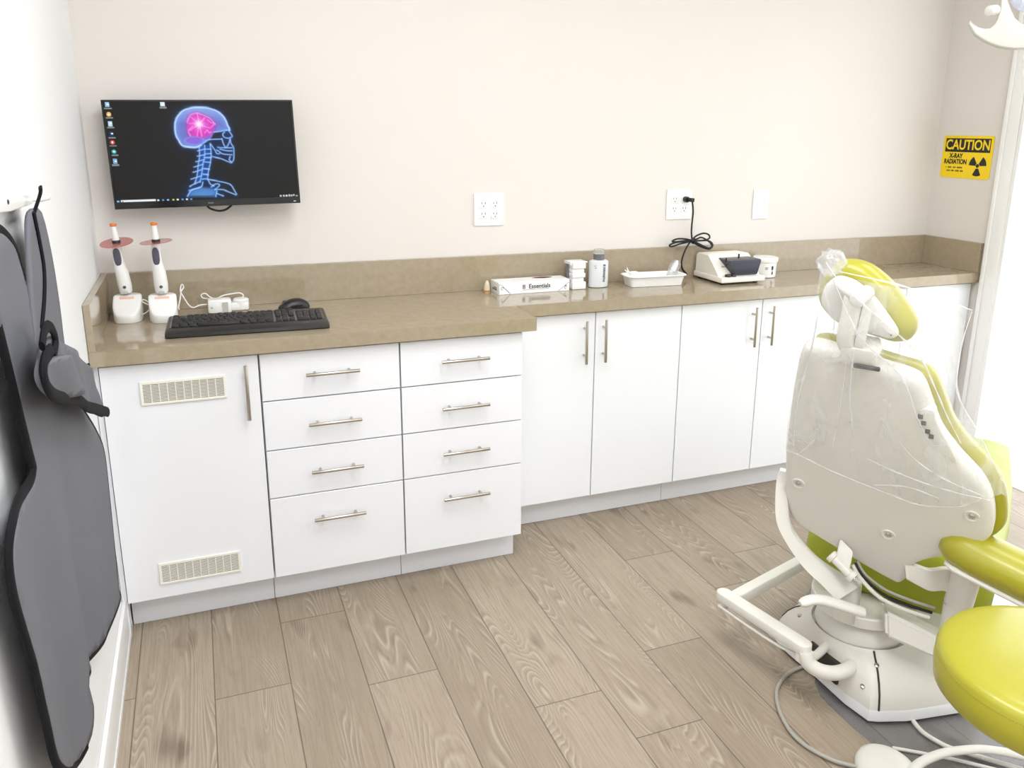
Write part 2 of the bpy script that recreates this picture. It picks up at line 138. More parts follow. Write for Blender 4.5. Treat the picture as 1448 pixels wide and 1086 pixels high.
M['film'] = film_material('thin_clear_film', .15)
M['film_blue'] = film_material('bluish_clear_film', .6, (226, 232, 246), 30, .2, 1.)
M['film_crease'] = film_material('film_crease_white', .55)
M['floor_film'] = film_material('clear_vinyl_mat', .26, (150, 158, 170), 4, .0, 1.)

def quartz():
    m = mat('taupe_quartz', (160, 146, 124), .055, spec=.75)
    nt = m.node_tree; b = nt.nodes['Principled BSDF']; tc = nt.nodes['Texture Coordinate']
    v = nt.nodes.new('ShaderNodeTexVoronoi'); v.inputs['Scale'].default_value = 120
    n = nt.nodes.new('ShaderNodeTexNoise'); n.inputs['Scale'].default_value = 38; n.inputs['Detail'].default_value = 8; n.inputs['Roughness'].default_value = .75
    nt.links.new(tc.outputs['Object'], v.inputs['Vector']); nt.links.new(tc.outputs['Object'], n.inputs['Vector'])
    r1 = nt.nodes.new('ShaderNodeValToRGB'); e = r1.color_ramp.elements
    e[0].position = .3; e[0].color = (*lin((157, 143, 119)), 1); e[1].position = .72; e[1].color = (*lin((173, 159, 136)), 1)
    nt.links.new(n.outputs['Fac'], r1.inputs['Fac'])
    r2 = nt.nodes.new('ShaderNodeMapRange'); r2.inputs['From Min'].default_value = .0; r2.inputs['From Max'].default_value = .09; r2.inputs['To Min'].default_value = .3; r2.inputs['To Max'].default_value = 0
    nt.links.new(v.outputs['Distance'], r2.inputs['Value'])
    mx = nt.nodes.new('ShaderNodeMix'); mx.data_type = 'RGBA'; mx.inputs[7].default_value = (*lin((206, 196, 178)), 1)
    nt.links.new(r2.outputs[0], mx.inputs[0]); nt.links.new(r1.outputs['Color'], mx.inputs[6]); nt.links.new(mx.outputs[2], b.inputs['Base Color'])
    return m
M['quartz'] = quartz()

def plank_material():
    m = bpy.data.materials.new('greige_oak_vinyl_plank'); m.use_nodes = True; nt = m.node_tree; b = nt.nodes['Principled BSDF']
    N = nt.nodes.new; L = nt.links.new
    uv = N('ShaderNodeUVMap'); uv.uv_map = 'plank'
    at = N('ShaderNodeAttribute'); at.attribute_name = 'plank_id'
    def math_(op, a, bb=None):
        n = N('ShaderNodeMath'); n.operation = op
        for i, x in enumerate((a, bb)):
            if x is None: continue
            if isinstance(x, (int, float)): n.inputs[i].default_value = x
            else: L(x, n.inputs[i])
        return n.outputs[0]
    sep = N('ShaderNodeSeparateXYZ'); L(uv.outputs[0], sep.inputs[0])
    def coords(sx, sy, k):
        c = N('ShaderNodeCombineXYZ'); L(math_('MULTIPLY', sep.outputs[0], sx), c.inputs[0]); L(math_('MULTIPLY', sep.outputs[1], sy), c.inputs[1])
        L(math_('MULTIPLY', at.outputs['Fac'], k), c.inputs[2]); return c.outputs[0]
    def noise(vec, scale, detail, dist=0., rough=.5):
        n = N('ShaderNodeTexNoise'); n.inputs['Scale'].default_value = scale; n.inputs['Detail'].default_value = detail
        n.inputs['Distortion'].default_value = dist; n.inputs['Roughness'].default_value = rough; L(vec, n.inputs['Vector']); return n.outputs['Fac']
    # cathedral rings: contour lines of a slow stretched noise
    slow = noise(coords(5.2, .75, 37.), 1., 2.2, .35, .38)
    rings = math_('FRACT', math_('MULTIPLY', slow, 58.))
    line = N('ShaderNodeMapRange'); line.inputs['From Min'].default_value = .0; line.inputs['From Max'].default_value = .24; line.inputs['To Min'].default_value = 1; line.inputs['To Max'].default_value = 0
    L(math_('ABSOLUTE', math_('SUBTRACT', rings, .5)), line.inputs['Value'])
    brk = noise(coords(14., 3.0, 11.), 1., 3)
    brm = N('ShaderNodeMapRange'); brm.inputs['From Min'].default_value = .46; brm.inputs['From Max'].default_value = .62; L(brk, brm.inputs['Value'])
    ringfac = math_('MULTIPLY', line.outputs[0], brm.outputs[0])
    fine = noise(coords(170., 5., 23.), 1., 4, .3, .65)
    pores = noise(coords(420., 22., 23.), 1., 2)
    tone = noise(coords(7., 1.6, 5.), 1., 3)
    knot = noise(coords(10., 3.4, 71.), 1., 2, .4)
    # base colour per plank
    wn_ = N('ShaderNodeTexWhiteNoise'); wn_.noise_dimensions = '1D'; L(at.outputs['Fac'], wn_.inputs['W'])
    cr = N('ShaderNodeValToRGB'); e = cr.color_ramp.elements
    e[0].position = 0; e[0].color = (*lin((152, 137, 118)), 1); e[1].position = 1; e[1].color = (*lin((178, 163, 144)), 1)
    L(math_('ADD', math_('MULTIPLY', wn_.outputs['Value'], .55), math_('MULTIPLY', tone, .45)), cr.inputs['Fac'])
    def mix(fac, a, col, mode='MIX'):
        x = N('ShaderNodeMix'); x.data_type = 'RGBA'; x.blend_type = mode
        if isinstance(fac, float): x.inputs[0].default_value = fac
        else: L(fac, x.inputs[0])
        L(a, x.inputs[6])
        if isinstance(col, tuple): x.inputs[7].default_value = col
        else: L(col, x.inputs[7])
        return x.outputs[2]
    fm = N('ShaderNodeMapRange'); fm.inputs['From Min'].default_value = .42; fm.inputs['From Max'].default_value = .72; fm.inputs['To Max'].default_value = .5; L(fine, fm.inputs['Value'])
    c = mix(fm.outputs[0], cr.outputs['Color'], (*lin((128, 113, 97)), 1))
    km = N('ShaderNodeMapRange'); km.inputs['From Min'].default_value = .64; km.inputs['From Max'].default_value = .8; km.inputs['To Max'].default_value = .75; L(knot, km.inputs['Value'])
    c = mix(km.outputs[0], c, (*lin((98, 82, 68)), 1))
    pm = N('ShaderNodeMapRange'); pm.inputs['From Min'].default_value = .62; pm.inputs['From Max'].default_value = .75; pm.inputs['To Max'].default_value = .35; L(pores, pm.inputs['Value'])
    c = mix(pm.outputs[0], c, (*lin((110, 95, 80)), 1))
    c = mix(math_('MULTIPLY', ringfac, .5), c, (*lin((200, 187, 170)), 1))
    ring2 = math_('FRACT', math_('ADD', math_('MULTIPLY', slow, 58.), .3))
    line2 = N('ShaderNodeMapRange'); line2.inputs['From Min'].default_value = .0; line2.inputs['From Max'].default_value = .24; line2.inputs['To Min'].default_value = 1; line2.inputs['To Max'].default_value = 0
    L(math_('ABSOLUTE', math_('SUBTRACT', ring2, .5)), line2.inputs['Value'])
    c = mix(math_('MULTIPLY', math_('MULTIPLY', line2.outputs[0], brm.outputs[0]), .38), c, (*lin((122, 105, 88)), 1))
    # seams from distance to plank edge stored in second uv
    uv2 = N('ShaderNodeUVMap'); uv2.uv_map = 'edge'; s2 = N('ShaderNodeSeparateXYZ'); L(uv2.outputs[0], s2.inputs[0])
    seam = N('ShaderNodeMapRange'); seam.inputs['From Min'].default_value = .0008; seam.inputs['From Max'].default_value = .0022; seam.inputs['To Min'].default_value = .75; seam.inputs['To Max'].default_value = 0
    at2 = N('ShaderNodeAttribute'); at2.attribute_name = 'plank_dim'
    sd = N('ShaderNodeSeparateXYZ'); L(at2.outputs['Vector'], sd.inputs[0])
    ex = math_('MINIMUM', s2.outputs[0], math_('SUBTRACT', sd.outputs[0], s2.outputs[0]))
    ey = math_('MINIMUM', s2.outputs[1], math_('SUBTRACT', sd.outputs[1], s2.outputs[1]))
    L(math_('MINIMUM', ex, ey), seam.inputs['Value'])
    c = mix(seam.outputs[0], c, (*lin((70, 60, 50)), 1))
    L(c, b.inputs['Base Color'])
    b.inputs['Roughness'].default_value = .42; b.inputs['Specular IOR Level'].default_value = .4
    bp = N('ShaderNodeBump'); bp.inputs['Strength'].default_value = .12; bp.inputs['Distance'].default_value = .001
    L(fine, bp.inputs['Height']); L(bp.outputs[0], b.inputs['Normal'])
    return m
M['plank'] = plank_material()

# ------------------------------------------------------------------ object helpers
ROOT = {}
def thing(name, label, cat, loc=(0, 0, 0), group=None, mtx=None):
    o = bpy.data.objects.new(name, None); COL.objects.link(o); o.empty_display_size = .05
    mm = mtx if mtx is not None else Matrix.Translation(loc)
    o.matrix_world = mm; ROOT[o.name] = mm.copy()
    tag(o, label, cat, group); return o
def tag(o, label, cat, group=None):
    o['label'] = label; o['category'] = cat
    if group: o['group'] = group
    return o
def obj(name, bm, mats, parent=None, world=True, smooth=40, label=None, mtx=None):
    """link bm as ONE mesh. world=True: coordinates are world ones and are brought into the parent's frame"""
    me = bpy.data.meshes.new(name)
    bmesh.ops.remove_doubles(bm, verts=bm.verts, dist=1e-6)
    if isinstance(bm, bmesh.types.BMesh):
        bmesh.ops.recalc_face_normals(bm, faces=bm.faces)
    if parent is not None and world:
        bm.transform(WM(parent).inverted())
    bm.to_mesh(me); bm.free()
    return link(name, me, mats, parent, smooth, label, mtx)
def WM(o):
    return ROOT.get(o.name, Matrix.Identity(4))
def link(name, me, mats, parent=None, smooth=40, label=None, mtx=None):
    for mm in (mats if isinstance(mats, (list, tuple)) else [mats]):
        me.materials.append(M[mm] if isinstance(mm, str) else mm)
    if smooth:
        for pz in me.polygons: pz.use_smooth = True
        me.set_sharp_from_angle(angle=math.radians(smooth))
    o = bpy.data.objects.new(name, me); COL.objects.link(o)
    if parent is not None:
        o.parent = parent; ROOT[o.name] = WM(parent).copy()
    if label: o['label'] = label
    return o
def struct(name, bm, m, **k):
    o = obj(name, bm, m, **k); o['kind'] = 'structure'; return o
def dup_tree(root, delta, label, group=None):
    r = root.copy(); COL.objects.link(r); r.matrix_world = Matrix.Translation(delta) @ WM(root); ROOT[r.name] = Matrix.Translation(delta) @ WM(root)
    r['label'] = label
    for ch in [o for o in list(bpy.data.objects) if o.parent == root]:
        c = ch.copy(); COL.objects.link(c); c.parent = r
        for g in [o for o in list(bpy.data.objects) if o.parent == ch]:
            d = g.copy(); COL.objects.link(d); d.parent = c
    return r
def new(): return bmesh.new()
def box(bm, lo, hi, bev=0., mtx=None, seg=2, mi=0):
    lo, hi = Vector(lo), Vector(hi); c = (lo+hi)/2; s = hi-lo
    mm = Matrix.Translation(c) @ Matrix.Diagonal((s.x, s.y, s.z, 1))
    r = bmesh.ops.create_cube(bm, size=1, matrix=mm); vs_ = r['verts']
    es = list({e for v in vs_ for e in v.link_edges}); fs = {f for v in vs_ for f in v.link_faces}
    if bev:
        q = bmesh.ops.bevel(bm, geom=es, offset=bev, segments=seg, profile=.5, affect='EDGES')
        vs_ = list({v for f in q['faces'] for v in f.verts} | {v for v in vs_ if v.is_valid})
        fs = {f for v in vs_ for f in v.link_faces}
    if mi:
        for f in fs:
            if f.is_valid: f.material_index = mi
    if mtx is not None: bmesh.ops.transform(bm, matrix=mtx, verts=[v for v in vs_ if v.is_valid])
    return vs_
def frame_from(d, up=(0, 0, 1)):
    d = Vector(d).normalized(); u = Vector(up)
    if abs(d.dot(u)) > .98: u = Vector((1, 0, 0))
    x = u.cross(d).normalized(); y = d.cross(x); return x, y, d
def loft(bm, rings, closed=True, cap=True, mi=0):
    vr = [[bm.verts.new(p) for p in r] for r in rings]
    n = len(vr[0])
    for a, b in zip(vr, vr[1:]):
        for i in range(n if closed else n-1):
            f = bm.faces.new((a[i], a[(i+1) % n], b[(i+1) % n], b[i])); f.material_index = mi
    if cap and closed:
        for r in (vr[0][::-1], vr[-1]):
            f = bm.faces.new(r); f.material_index = mi
    return vr
def tube(bm, pts, r, seg=12, closed=False, flat=1., up=(0, 0, 1), mi=0, square=0):
    pts = [Vector(p) for p in pts]; n = len(pts); rs = r if isinstance(r, (list, tuple)) else [r]*n
    rings = []; prev = None
    for i in range(n):
        if closed: d = pts[(i+1) % n]-pts[i-1]
        else: d = pts[min(i+1, n-1)]-pts[max(i-1, 0)]
        d.normalize()
        if prev is None: x, y, _ = frame_from(d, up)
        else:
            x = (prev-d*prev.dot(d)).normalized(); y = d.cross(x)
        prev = x; ring = []
        for k in range(seg):
            a = 2*PI*k/seg; ca, sa = math.cos(a), math.sin(a)
            if square:
                s = 1/max(abs(ca), abs(sa))**square; ca *= s; sa *= s
            ring.append(pts[i]+x*ca*rs[i]+y*sa*rs[i]*flat)
        rings.append(ring)
    if closed: rings.append(rings[0])
    if closed:
        vr = [[bm.verts.new(p) for p in rg] for rg in rings[:-1]]; vr.append(vr[0])
        for a, b in zip(vr, vr[1:]):
            for i in range(seg): bm.faces.new((a[i], a[(i+1) % seg], b[(i+1) % seg], b[i])).material_index = mi
    else: loft(bm, rings, mi=mi)
def rod(bm, a, b, r, seg=16, bev=0., r2=None, mi=0):
    a, b = Vector(a), Vector(b); d = (b-a).normalized(); r2 = r if r2 is None else r2
    if bev:
        tube(bm, [a, a+d*bev*.3, a+d*bev, b-d*bev, b-d*bev*.3, b], [r-bev, r-bev*.3, r, r2, r2-bev*.3, r2-bev], seg, mi=mi)
    else: tube(bm, [a, b], [r, r2], seg, mi=mi)
def lathe(bm, prof, c, ax=(0, 0, 1), seg=32, sx=1., sy=1., mi=0):
    x, y, d = frame_from(ax, (0, 1, 0) if abs(Vector(ax).normalized().z) > .9 else (0, 0, 1)); c = Vector(c)
    loft(bm, [[c+d*z+x*math.cos(2*PI*k/seg)*max(r, 1e-4)*sx+y*math.sin(2*PI*k/seg)*max(r, 1e-4)*sy for k in range(seg)] for r, z in prof], mi=mi)
def spline(pts, n=6, closed=False):
    P = [Vector(p) for p in pts]; m = len(P); out = []
    for i in range(m if closed else m-1):
        g = lambda j: P[j % m] if closed else P[min(max(j, 0), m-1)]
        p0, p1, p2, p3 = g(i-1), g(i), g(i+1), g(i+2)
        for k in range(n):
            t = k/n
            out.append(.5*((2*p1)+(p2-p0)*t+(2*p0-5*p1+4*p2-p3)*t*t+(3*p1-p0-3*p2+p3)*t**3))
    if not closed: out.append(P[-1])
    return out
def sp2(pts, n=5, closed=True):
    return [(q.x, q.y) for q in spline([(a, b, 0) for a, b in pts], n, closed)]
def scale2(o2, k, c=None):
    if c is None: c = (sum(a for a, b in o2)/len(o2), sum(b for a, b in o2)/len(o2))
    return [(c[0]+(a-c[0])*k, c[1]+(b-c[1])*k) for a, b in o2]
def inset2(o2, d):
    n = len(o2); area2 = sum(o2[i][0]*o2[(i+1) % n][1]-o2[(i+1) % n][0]*o2[i][1] for i in range(n)); s = 1 if area2 > 0 else -1
    out = []
    for i in range(n):
        ax, ay = o2[i-1]; bx, by = o2[(i+1) % n]; tx, ty = bx-ax, by-ay; l = math.hypot(tx, ty) or 1
        out.append((o2[i][0]-s*ty/l*d, o2[i][1]+s*tx/l*d))
    return out
def pad(bm, o2, prof, fr, mi=0):
    """loft an outline through (inset, depth) steps in frame fr=(origin, X, Y, N)"""
    O, X, Y, Nn = (Vector(a) for a in fr)
    rings = [[O+X*a+Y*b+Nn*d for a, b in inset2(o2, i)] for i, d in prof]
    vr = [[bm.verts.new(p) for p in r] for r in rings]; n = len(o2)
    for a, b in zip(vr, vr[1:]):
        for i in range(n): bm.faces.new((a[i], a[(i+1) % n], b[(i+1) % n], b[i])).material_index = mi
    for r in (vr[0], vr[-1]):
        f = bm.faces.new(r); f.material_index = mi
        bmesh.ops.triangulate(bm, faces=[f])
def slab(bm, o2, d0, d1, fr, bev=.0, mi=0):
    if bev: pad(bm, o2, [(bev, d0), (bev*.3, d0+(d1-d0)*0+math.copysign(bev*.3, d1-d0)), (0, d0+math.copysign(bev, d1-d0)), (0, d1-math.copysign(bev, d1-d0)), (bev*.3, d1-math.copysign(bev*.3, d1-d0)), (bev, d1)], fr, mi)
    else: pad(bm, o2, [(0, d0), (0, d1)], fr, mi)
def sheet(o2, step, fn, jitter=.0):
    """flat outline filled with a fine triangle mesh, each vertex lifted by fn(a, b) -> xyz"""
    o2 = [Vector(p) for p in o2]
    poly = []
    for i in range(len(o2)):
        a, b = o2[i], o2[(i+1) % len(o2)]; k = max(1, int((b-a).length/step))
        poly += [a.lerp(b, j/k) for j in range(k)]
    xs = [p.x for p in poly]; ys = [p.y for p in poly]; pts = list(poly)
    def inside(x, y):
        c = False; j = len(poly)-1
        for i in range(len(poly)):
            if (poly[i].y > y) != (poly[j].y > y) and x < (poly[j].x-poly[i].x)*(y-poly[i].y)/(poly[j].y-poly[i].y)+poly[i].x: c = not c
            j = i
        return c
    y = min(ys)+step*.5; row = 0
    while y < max(ys):
        x = min(xs)+step*(.5 if row % 2 else 0)
        while x < max(xs):
            if inside(x, y) and min((p.x-x)**2+(p.y-y)**2 for p in poly) > (step*.45)**2: pts.append(Vector((x, y)))
            x += step
        y += step*.87; row += 1
    n = len(poly)
    v, e, f = geometry.delaunay_2d_cdt(pts, [(i, (i+1) % n) for i in range(n)], [list(range(n))], 1, 1e-6)[:3]
    bm = new(); bv = [bm.verts.new(fn(p.x, p.y)) for p in v]
    for t in f:
        try: bm.faces.new([bv[i] for i in t])
        except ValueError: pass
    return bm
def thicken(o, t, off=0):
    md = o.modifiers.new('thickness', 'SOLIDIFY'); md.thickness = t; md.offset = off; return o
def text(name, s, size, material, fr, parent=None, depth=.0004, bold=0., sx=1., align='CENTER', shear=0.):
    cu = bpy.data.curves.new('lettering_tmp', 'FONT'); cu.body = s; cu.size = size; cu.extrude = depth; cu.offset = bold
    cu.align_x = align; cu.align_y = 'CENTER'; cu.shear = shear; cu.resolution_u = 4
    to = bpy.data.objects.new('lettering_tmp', cu); COL.objects.link(to)
    me = bpy.data.meshes.new_from_object(to); bpy.data.objects.remove(to); bpy.data.curves.remove(cu)
    O, X, Y = (Vector(a) for a in fr); Z = X.cross(Y)
    mm = Matrix(((X.x*sx, Y.x, Z.x, O.x), (X.y*sx, Y.y, Z.y, O.y), (X.z*sx, Y.z, Z.z, O.z), (0, 0, 0, 1)))
    if parent is not None: mm = WM(parent).inverted() @ mm
    me.transform(mm); me.name = name; me.materials.clear()
    return link(name, me, material, parent, smooth=0)

# ------------------------------------------------------------------ the room
RX, RY0, RZ = 3.5825, -4.3, 2.7
DY0, DY1, DZ = -.43, -2.1, 2.25          # door opening in the right wall
def floor_mesh():
    known = {-1: [-.815], 1: [-.588+.9], 2: [-.587], 3: [-.588], 4: [-.990], 5: [-.25], 6: [-1.244], 7: [-1.447], 8: [-1.130], 9: [-.625], 10: [-.40], 11: [-.80], 12: [-.47]}
    known = {-1: -.815, 0: -.02, 1: .32, 2: -.588, 3: -.988, 4: -.3, 5: -1.244, 6: -1.447, 7: -1.130, 8: -.625, 9: -.905, 10: -.72, 11: -.2}
    rr = random.Random(21); P = .2015; x0 = .0435; V = []; Fc = []; ids = []; dims = []; uvs = []; eds = []
    for k in range(-1, 18):
        xa, xb = x0+P*k, x0+P*(k+1); LEN = 1.22
        ys = known.get(k, -rr.random()*LEN); ys = ys+LEN*2
        while ys > RY0-.1:
            ya, yb = ys-LEN, ys
            a, b, c, d = max(xa, 0), min(xb, RX), max(ya, RY0), min(yb, 0)
            if b > a and d > c:
                i = len(V); V += [(a, c, 0), (b, c, 0), (b, d, 0), (a, d, 0)]; Fc.append((i, i+1, i+2, i+3))
                ids.append(rr.random()*100); dims.append((P, LEN, 0))
                for (x, y, _) in V[i:]: uvs.append((x-xa, y-ya)); eds.append((x-xa, y-ya))
            ys -= LEN
    me = bpy.data.meshes.new('floor'); me.from_pydata(V, [], Fc)
    u1 = me.uv_layers.new(name='plank'); u2 = me.uv_layers.new(name='edge')
    for i, l in enumerate(me.loops): u1.data[i].uv = uvs[l.vertex_index]; u2.data[i].uv = eds[l.vertex_index]
    a1 = me.attributes.new('plank_id', 'FLOAT', 'FACE'); a2 = me.attributes.new('plank_dim', 'FLOAT_VECTOR', 'FACE')
    for i in range(len(Fc)): a1.data[i].value = ids[i]; a2.data[i].vector = dims[i]
    o = link('floor', me, 'plank', smooth=0); o['kind'] = 'structure'
floor_mesh()
bm = new(); box(bm, (-.12, 0, -.05), (RX+.12, .12, RZ)); struct('wall_back', bm, 'wall_cream', smooth=0)
bm = new(); box(bm, (-.12, RY0, -.05), (0, 0, RZ)); struct('wall_left', bm, 'wall_white', smooth=0)
bm = new()
box(bm, (RX, DY0, -.05), (RX+.12, 0, RZ)); box(bm, (RX, RY0, -.05), (RX+.12, DY1, RZ)); box(bm, (RX, DY1, DZ), (RX+.12, DY0, RZ))
struct('wall_right', bm, 'wall_cream', smooth=0)
bm = new(); box(bm, (-.12, RY0-.12, -.05), (RX+.12, RY0, RZ)); struct('wall_front', bm, 'wall_white', smooth=0)
bm = new(); box(bm, (-.12, RY0-.12, RZ), (RX+.12, .12, RZ+.1)); struct('ceiling', bm, 'ceiling', smooth=0)
bm = new()
box(bm, (0, RY0, 0), (.012, -.435, .125), .003); box(bm, (.012, RY0, 0), (.015, -.435, .02), .001)
struct('baseboard_left', bm, 'trim')
# door casing and jamb (white), then the glazed door in it
bm = new()
cw = .072
for ya, yb, za, zb in ((DY0, DY0+cw, 0, DZ+cw), (DY1-cw, DY1, 0, DZ+cw), (DY1, DY0, DZ, DZ+cw)):
    box(bm, (RX-.016, ya, za), (RX, yb, zb), .003); 
box(bm, (RX-.024, DY0+cw-.018, 0), (RX-.016, DY0+cw, DZ+cw), .002)
for ya, yb, za, zb in ((DY0-.018, DY0, 0, DZ), (DY1, DY1+.018, 0, DZ), (DY1, DY0, DZ-.018, DZ)):
    box(bm, (RX-.012, ya, za), (RX+.12, yb, zb))
struct('trim_1', bm, 'trim')
bm = new(); box(bm, (RX, DY1+.018, -.05), (RX+.12, DY0-.018, .004), .001, seg=1); struct('trim_2', bm, 'trim')
bm = new(); box(bm, (RX+.12, -9, -.06), (RX+9, 7, -.01)); o = struct('floor_outside', bm, mat('pale_concrete', (232, 230, 226), .8, noise=.05), smooth=0)
# recessed ceiling lights
for i, (lx, ly) in enumerate(LAMPS):
    w = ('near the monitor wall, left', 'near the caution sign wall, right', 'behind the camera, left', 'behind the camera, right')[i]
    t = thing('ceiling_light', 'flat white recessed ceiling light %s' % w, 'light', (lx, ly, RZ))
    bm = new()
    for a, b in (((-.31, -.61), (.31, -.58)), ((-.31, .58), (.31, .61)), ((-.31, -.58), (-.28, .58)), ((.28, -.58), (.31, .58))):
        box(bm, (lx+a[0], ly+a[1], RZ-.012), (lx+b[0], ly+b[1], RZ), .002)
    obj('frame', bm, 'trim', t)
    bm = new(); box(bm, (lx-.28, ly-.58, RZ-.006), (lx+.28, ly+.58, RZ)); obj('diffuser', bm, 'white_pl', t)

# ------------------------------------------------------------------ cabinets
H, TH = .915, .0441
D1, D2, D3, D4, D5, D6 = .5397, .3378, .5142, .4323, .309, .227
ZT, ZB = .8645, .1183
X1, X2c, X3 = .4445, .8708, 1.2916
XE = 1.3311
def handle(name, parent, c, length, vertical, y):
    bm = new(); r = .0055; yc = y-.028
    if vertical:
        rod(bm, (c[0], yc, c[1]-length/2), (c[0], yc, c[1]+length/2), r, 16, .0012)
        for s in (-1, 1): rod(bm, (c[0], y+.001, c[1]+s*.052), (c[0], yc+.003, c[1]+s*.052), .0042, 12)
    else:
        rod(bm, (c[0]-length/2, yc, c[1]), (c[0]+length/2, yc, c[1]), r, 16, .0012)
        for s in (-1, 1): rod(bm, (c[0]+s*.052, y+.001, c[1]), (c[0]+s*.052, yc+.003, c[1]), .0042, 12)
    return obj(name, bm, 'steel', parent)
def carcass(t, xa, xb, yf, ytoe):
    bm = new(); e = .001
    box(bm, (xa+e, yf+.021, ZB), (xb-e, -.004, H-TH-.001))
    obj('body', bm, 'lam', t, smooth=0)
    bm = new(); box(bm, (xa+e, ytoe, .001), (xb-e, ytoe+.016, ZB)); obj('toe_kick', bm, 'toe', t, smooth=0)
def front(name, t, xa, xb, za, zb, yf, g=.002):
    bm = new(); box(bm, (xa+g, -yf, za+g), (xb-g, -yf+.019, zb-g), .0008, seg=1); return obj(name, bm, 'lam', t, smooth=0)
def vent(parent, xa, xb, za, zb, y):
    bm = new()
    box(bm, (xa+.004, y-.003, za+.004), (xb-.004, y-.0002, zb-.004), mi=1)
    fw = .0075
    for lo, hi in (((xa, za), (xb, za+fw)), ((xa, zb-fw), (xb, zb)), ((xa, za+fw), (xa+fw, zb-fw)), ((xb-fw, za+fw), (xb, zb-fw))):
        box(bm, (lo[0], y-.006, lo[1]), (hi[0], y, hi[1]), .001, seg=1)
    n = 10; w = (xb-xa-2*fw)/n
    for i in range(1, n): box(bm, (xa+fw+w*i-.0012, y-.0055, za+fw), (xa+fw+w*i+.0012, y-.001, zb-fw))
    m_ = 13; h = (zb-za-2*fw)/m_
    for j in range(m_): box(bm, (xa+fw, y-.005, za+fw+h*j+h*.58), (xb-fw, y-.002, za+fw+h*(j+1)))
    return obj('vent_grille', bm, ['grille', 'grille_back'], parent, smooth=0)

t = thing('vented_cabinet', 'white single-door base cabinet with two slotted vent grilles, beside the left wall', 'cabinet', (.23, -.26, 0))
carcass(t, .0166, X1, -D3, -D4)
d = front('door', t, .0166, X1-.001, ZB, ZT, D3)
vent(d, .1165, .3485, .741, .812, -D3); vent(d, .1125, .3465, .167, .238, -D3)
handle('handle', d, (.405, .7545), .17, True, -D3)
bm = new(); box(bm, (.0015, -D3+.012, .001), (.0156, -.45, H-TH-.002)); obj('filler_strip', bm, 'lam', t, smooth=0)
ZL = [ZT, .7132, .553, .3932, ZB]
for xa, xb, lab in ((X1, X2c, 'white four-drawer base cabinet directly right of the vented door, under the keyboard'), (X2c, X3, 'white four-drawer base cabinet at the right end of the deep counter section')):
    t = thing('drawer_cabinet', lab, 'cabinet', ((xa+xb)/2, -.26, 0), 'four-drawer cabinets under the counter')
    carcass(t, xa, xb, -D3, -D4)
    hx = .6575 if xa < .5 else 1.083
    for i in range(4):
        d = front('drawer', t, xa+.001, xb, ZL[i+1], ZL[i], D3)
        handle('handle', d, (hx, (.7925, .632, .474, .3105)[i]), .163, False, -D3)
SH = [(X3+.012, 1.663, 2.0377, (1.616, 1.696), 'white two-door cabinet next to the drawers, partly covered by the deep counter end'),
      (2.0377, 2.4197, 2.800, (2.3735, 2.4585), 'white two-door cabinet under the cream mixing machine, left of the chair back'),
      (2.800, 3.187, 3.5736, (2.846, None), 'white cabinet at the far right end of the counter, mostly behind the chair headrest')]
for xa, xm, xb, hx, lab in SH:
    t = thing('door_cabinet', lab, 'cabinet', ((xa+xb)/2, -.15, 0), 'two-door cabinets under the shallow counter')
    carcass(t, xa, xb, -D5, -D6)
    for a, b, h in ((xa, xm, hx[0]), (xm, xb, hx[1])):
        d = front('door' if h else 'blind_panel', t, a, b, ZB, ZT, D5)
        if h: handle('handle', d, (h, .754), .164, True, -D5)

# ------------------------------------------------------------------ counter
t = thing('countertop', 'glossy taupe quartz countertop stepping from a deep to a shallow section along the back wall', 'countertop', (1.8, -.2, H-TH))
bm = new()
o2 = [(0.0012, -D1), (XE, -D1), (XE, -D2), (RX-.0012, -D2), (RX-.0012, -.001), (0.0012, -.001)]
f = bm.faces.new([bm.verts.new((x, y, H-TH)) for x, y in o2]); ex = bmesh.ops.extrude_face_region(bm, geom=[f])
bmesh.ops.translate(bm, verts=[v for v in ex['geom'] if isinstance(v, bmesh.types.BMVert)], vec=(0, 0, TH))
bmesh.ops.bevel(bm, geom=[e for e in bm.edges], offset=.0012, segments=2, affect='EDGES'); obj('slab', bm, 'quartz', t, smooth=30)
SP, TS = .1336, .0194
bm = new(); box(bm, (.0012, -TS, H), (RX-.0012, -.001, H+SP), .001, seg=1); obj('backsplash', bm, 'quartz', t, smooth=30)
bm = new(); box(bm, (.0012, -D1+.001, H), (TS, -TS, H+SP), .001, seg=1); obj('side_splash', bm, 'quartz', t, smooth=30)
bm = new(); box(bm, (RX-TS, -D2+.001, H), (RX-.0012, -TS, H+SP), .001, seg=1); obj('side_splash', bm, 'quartz', t, smooth=30)

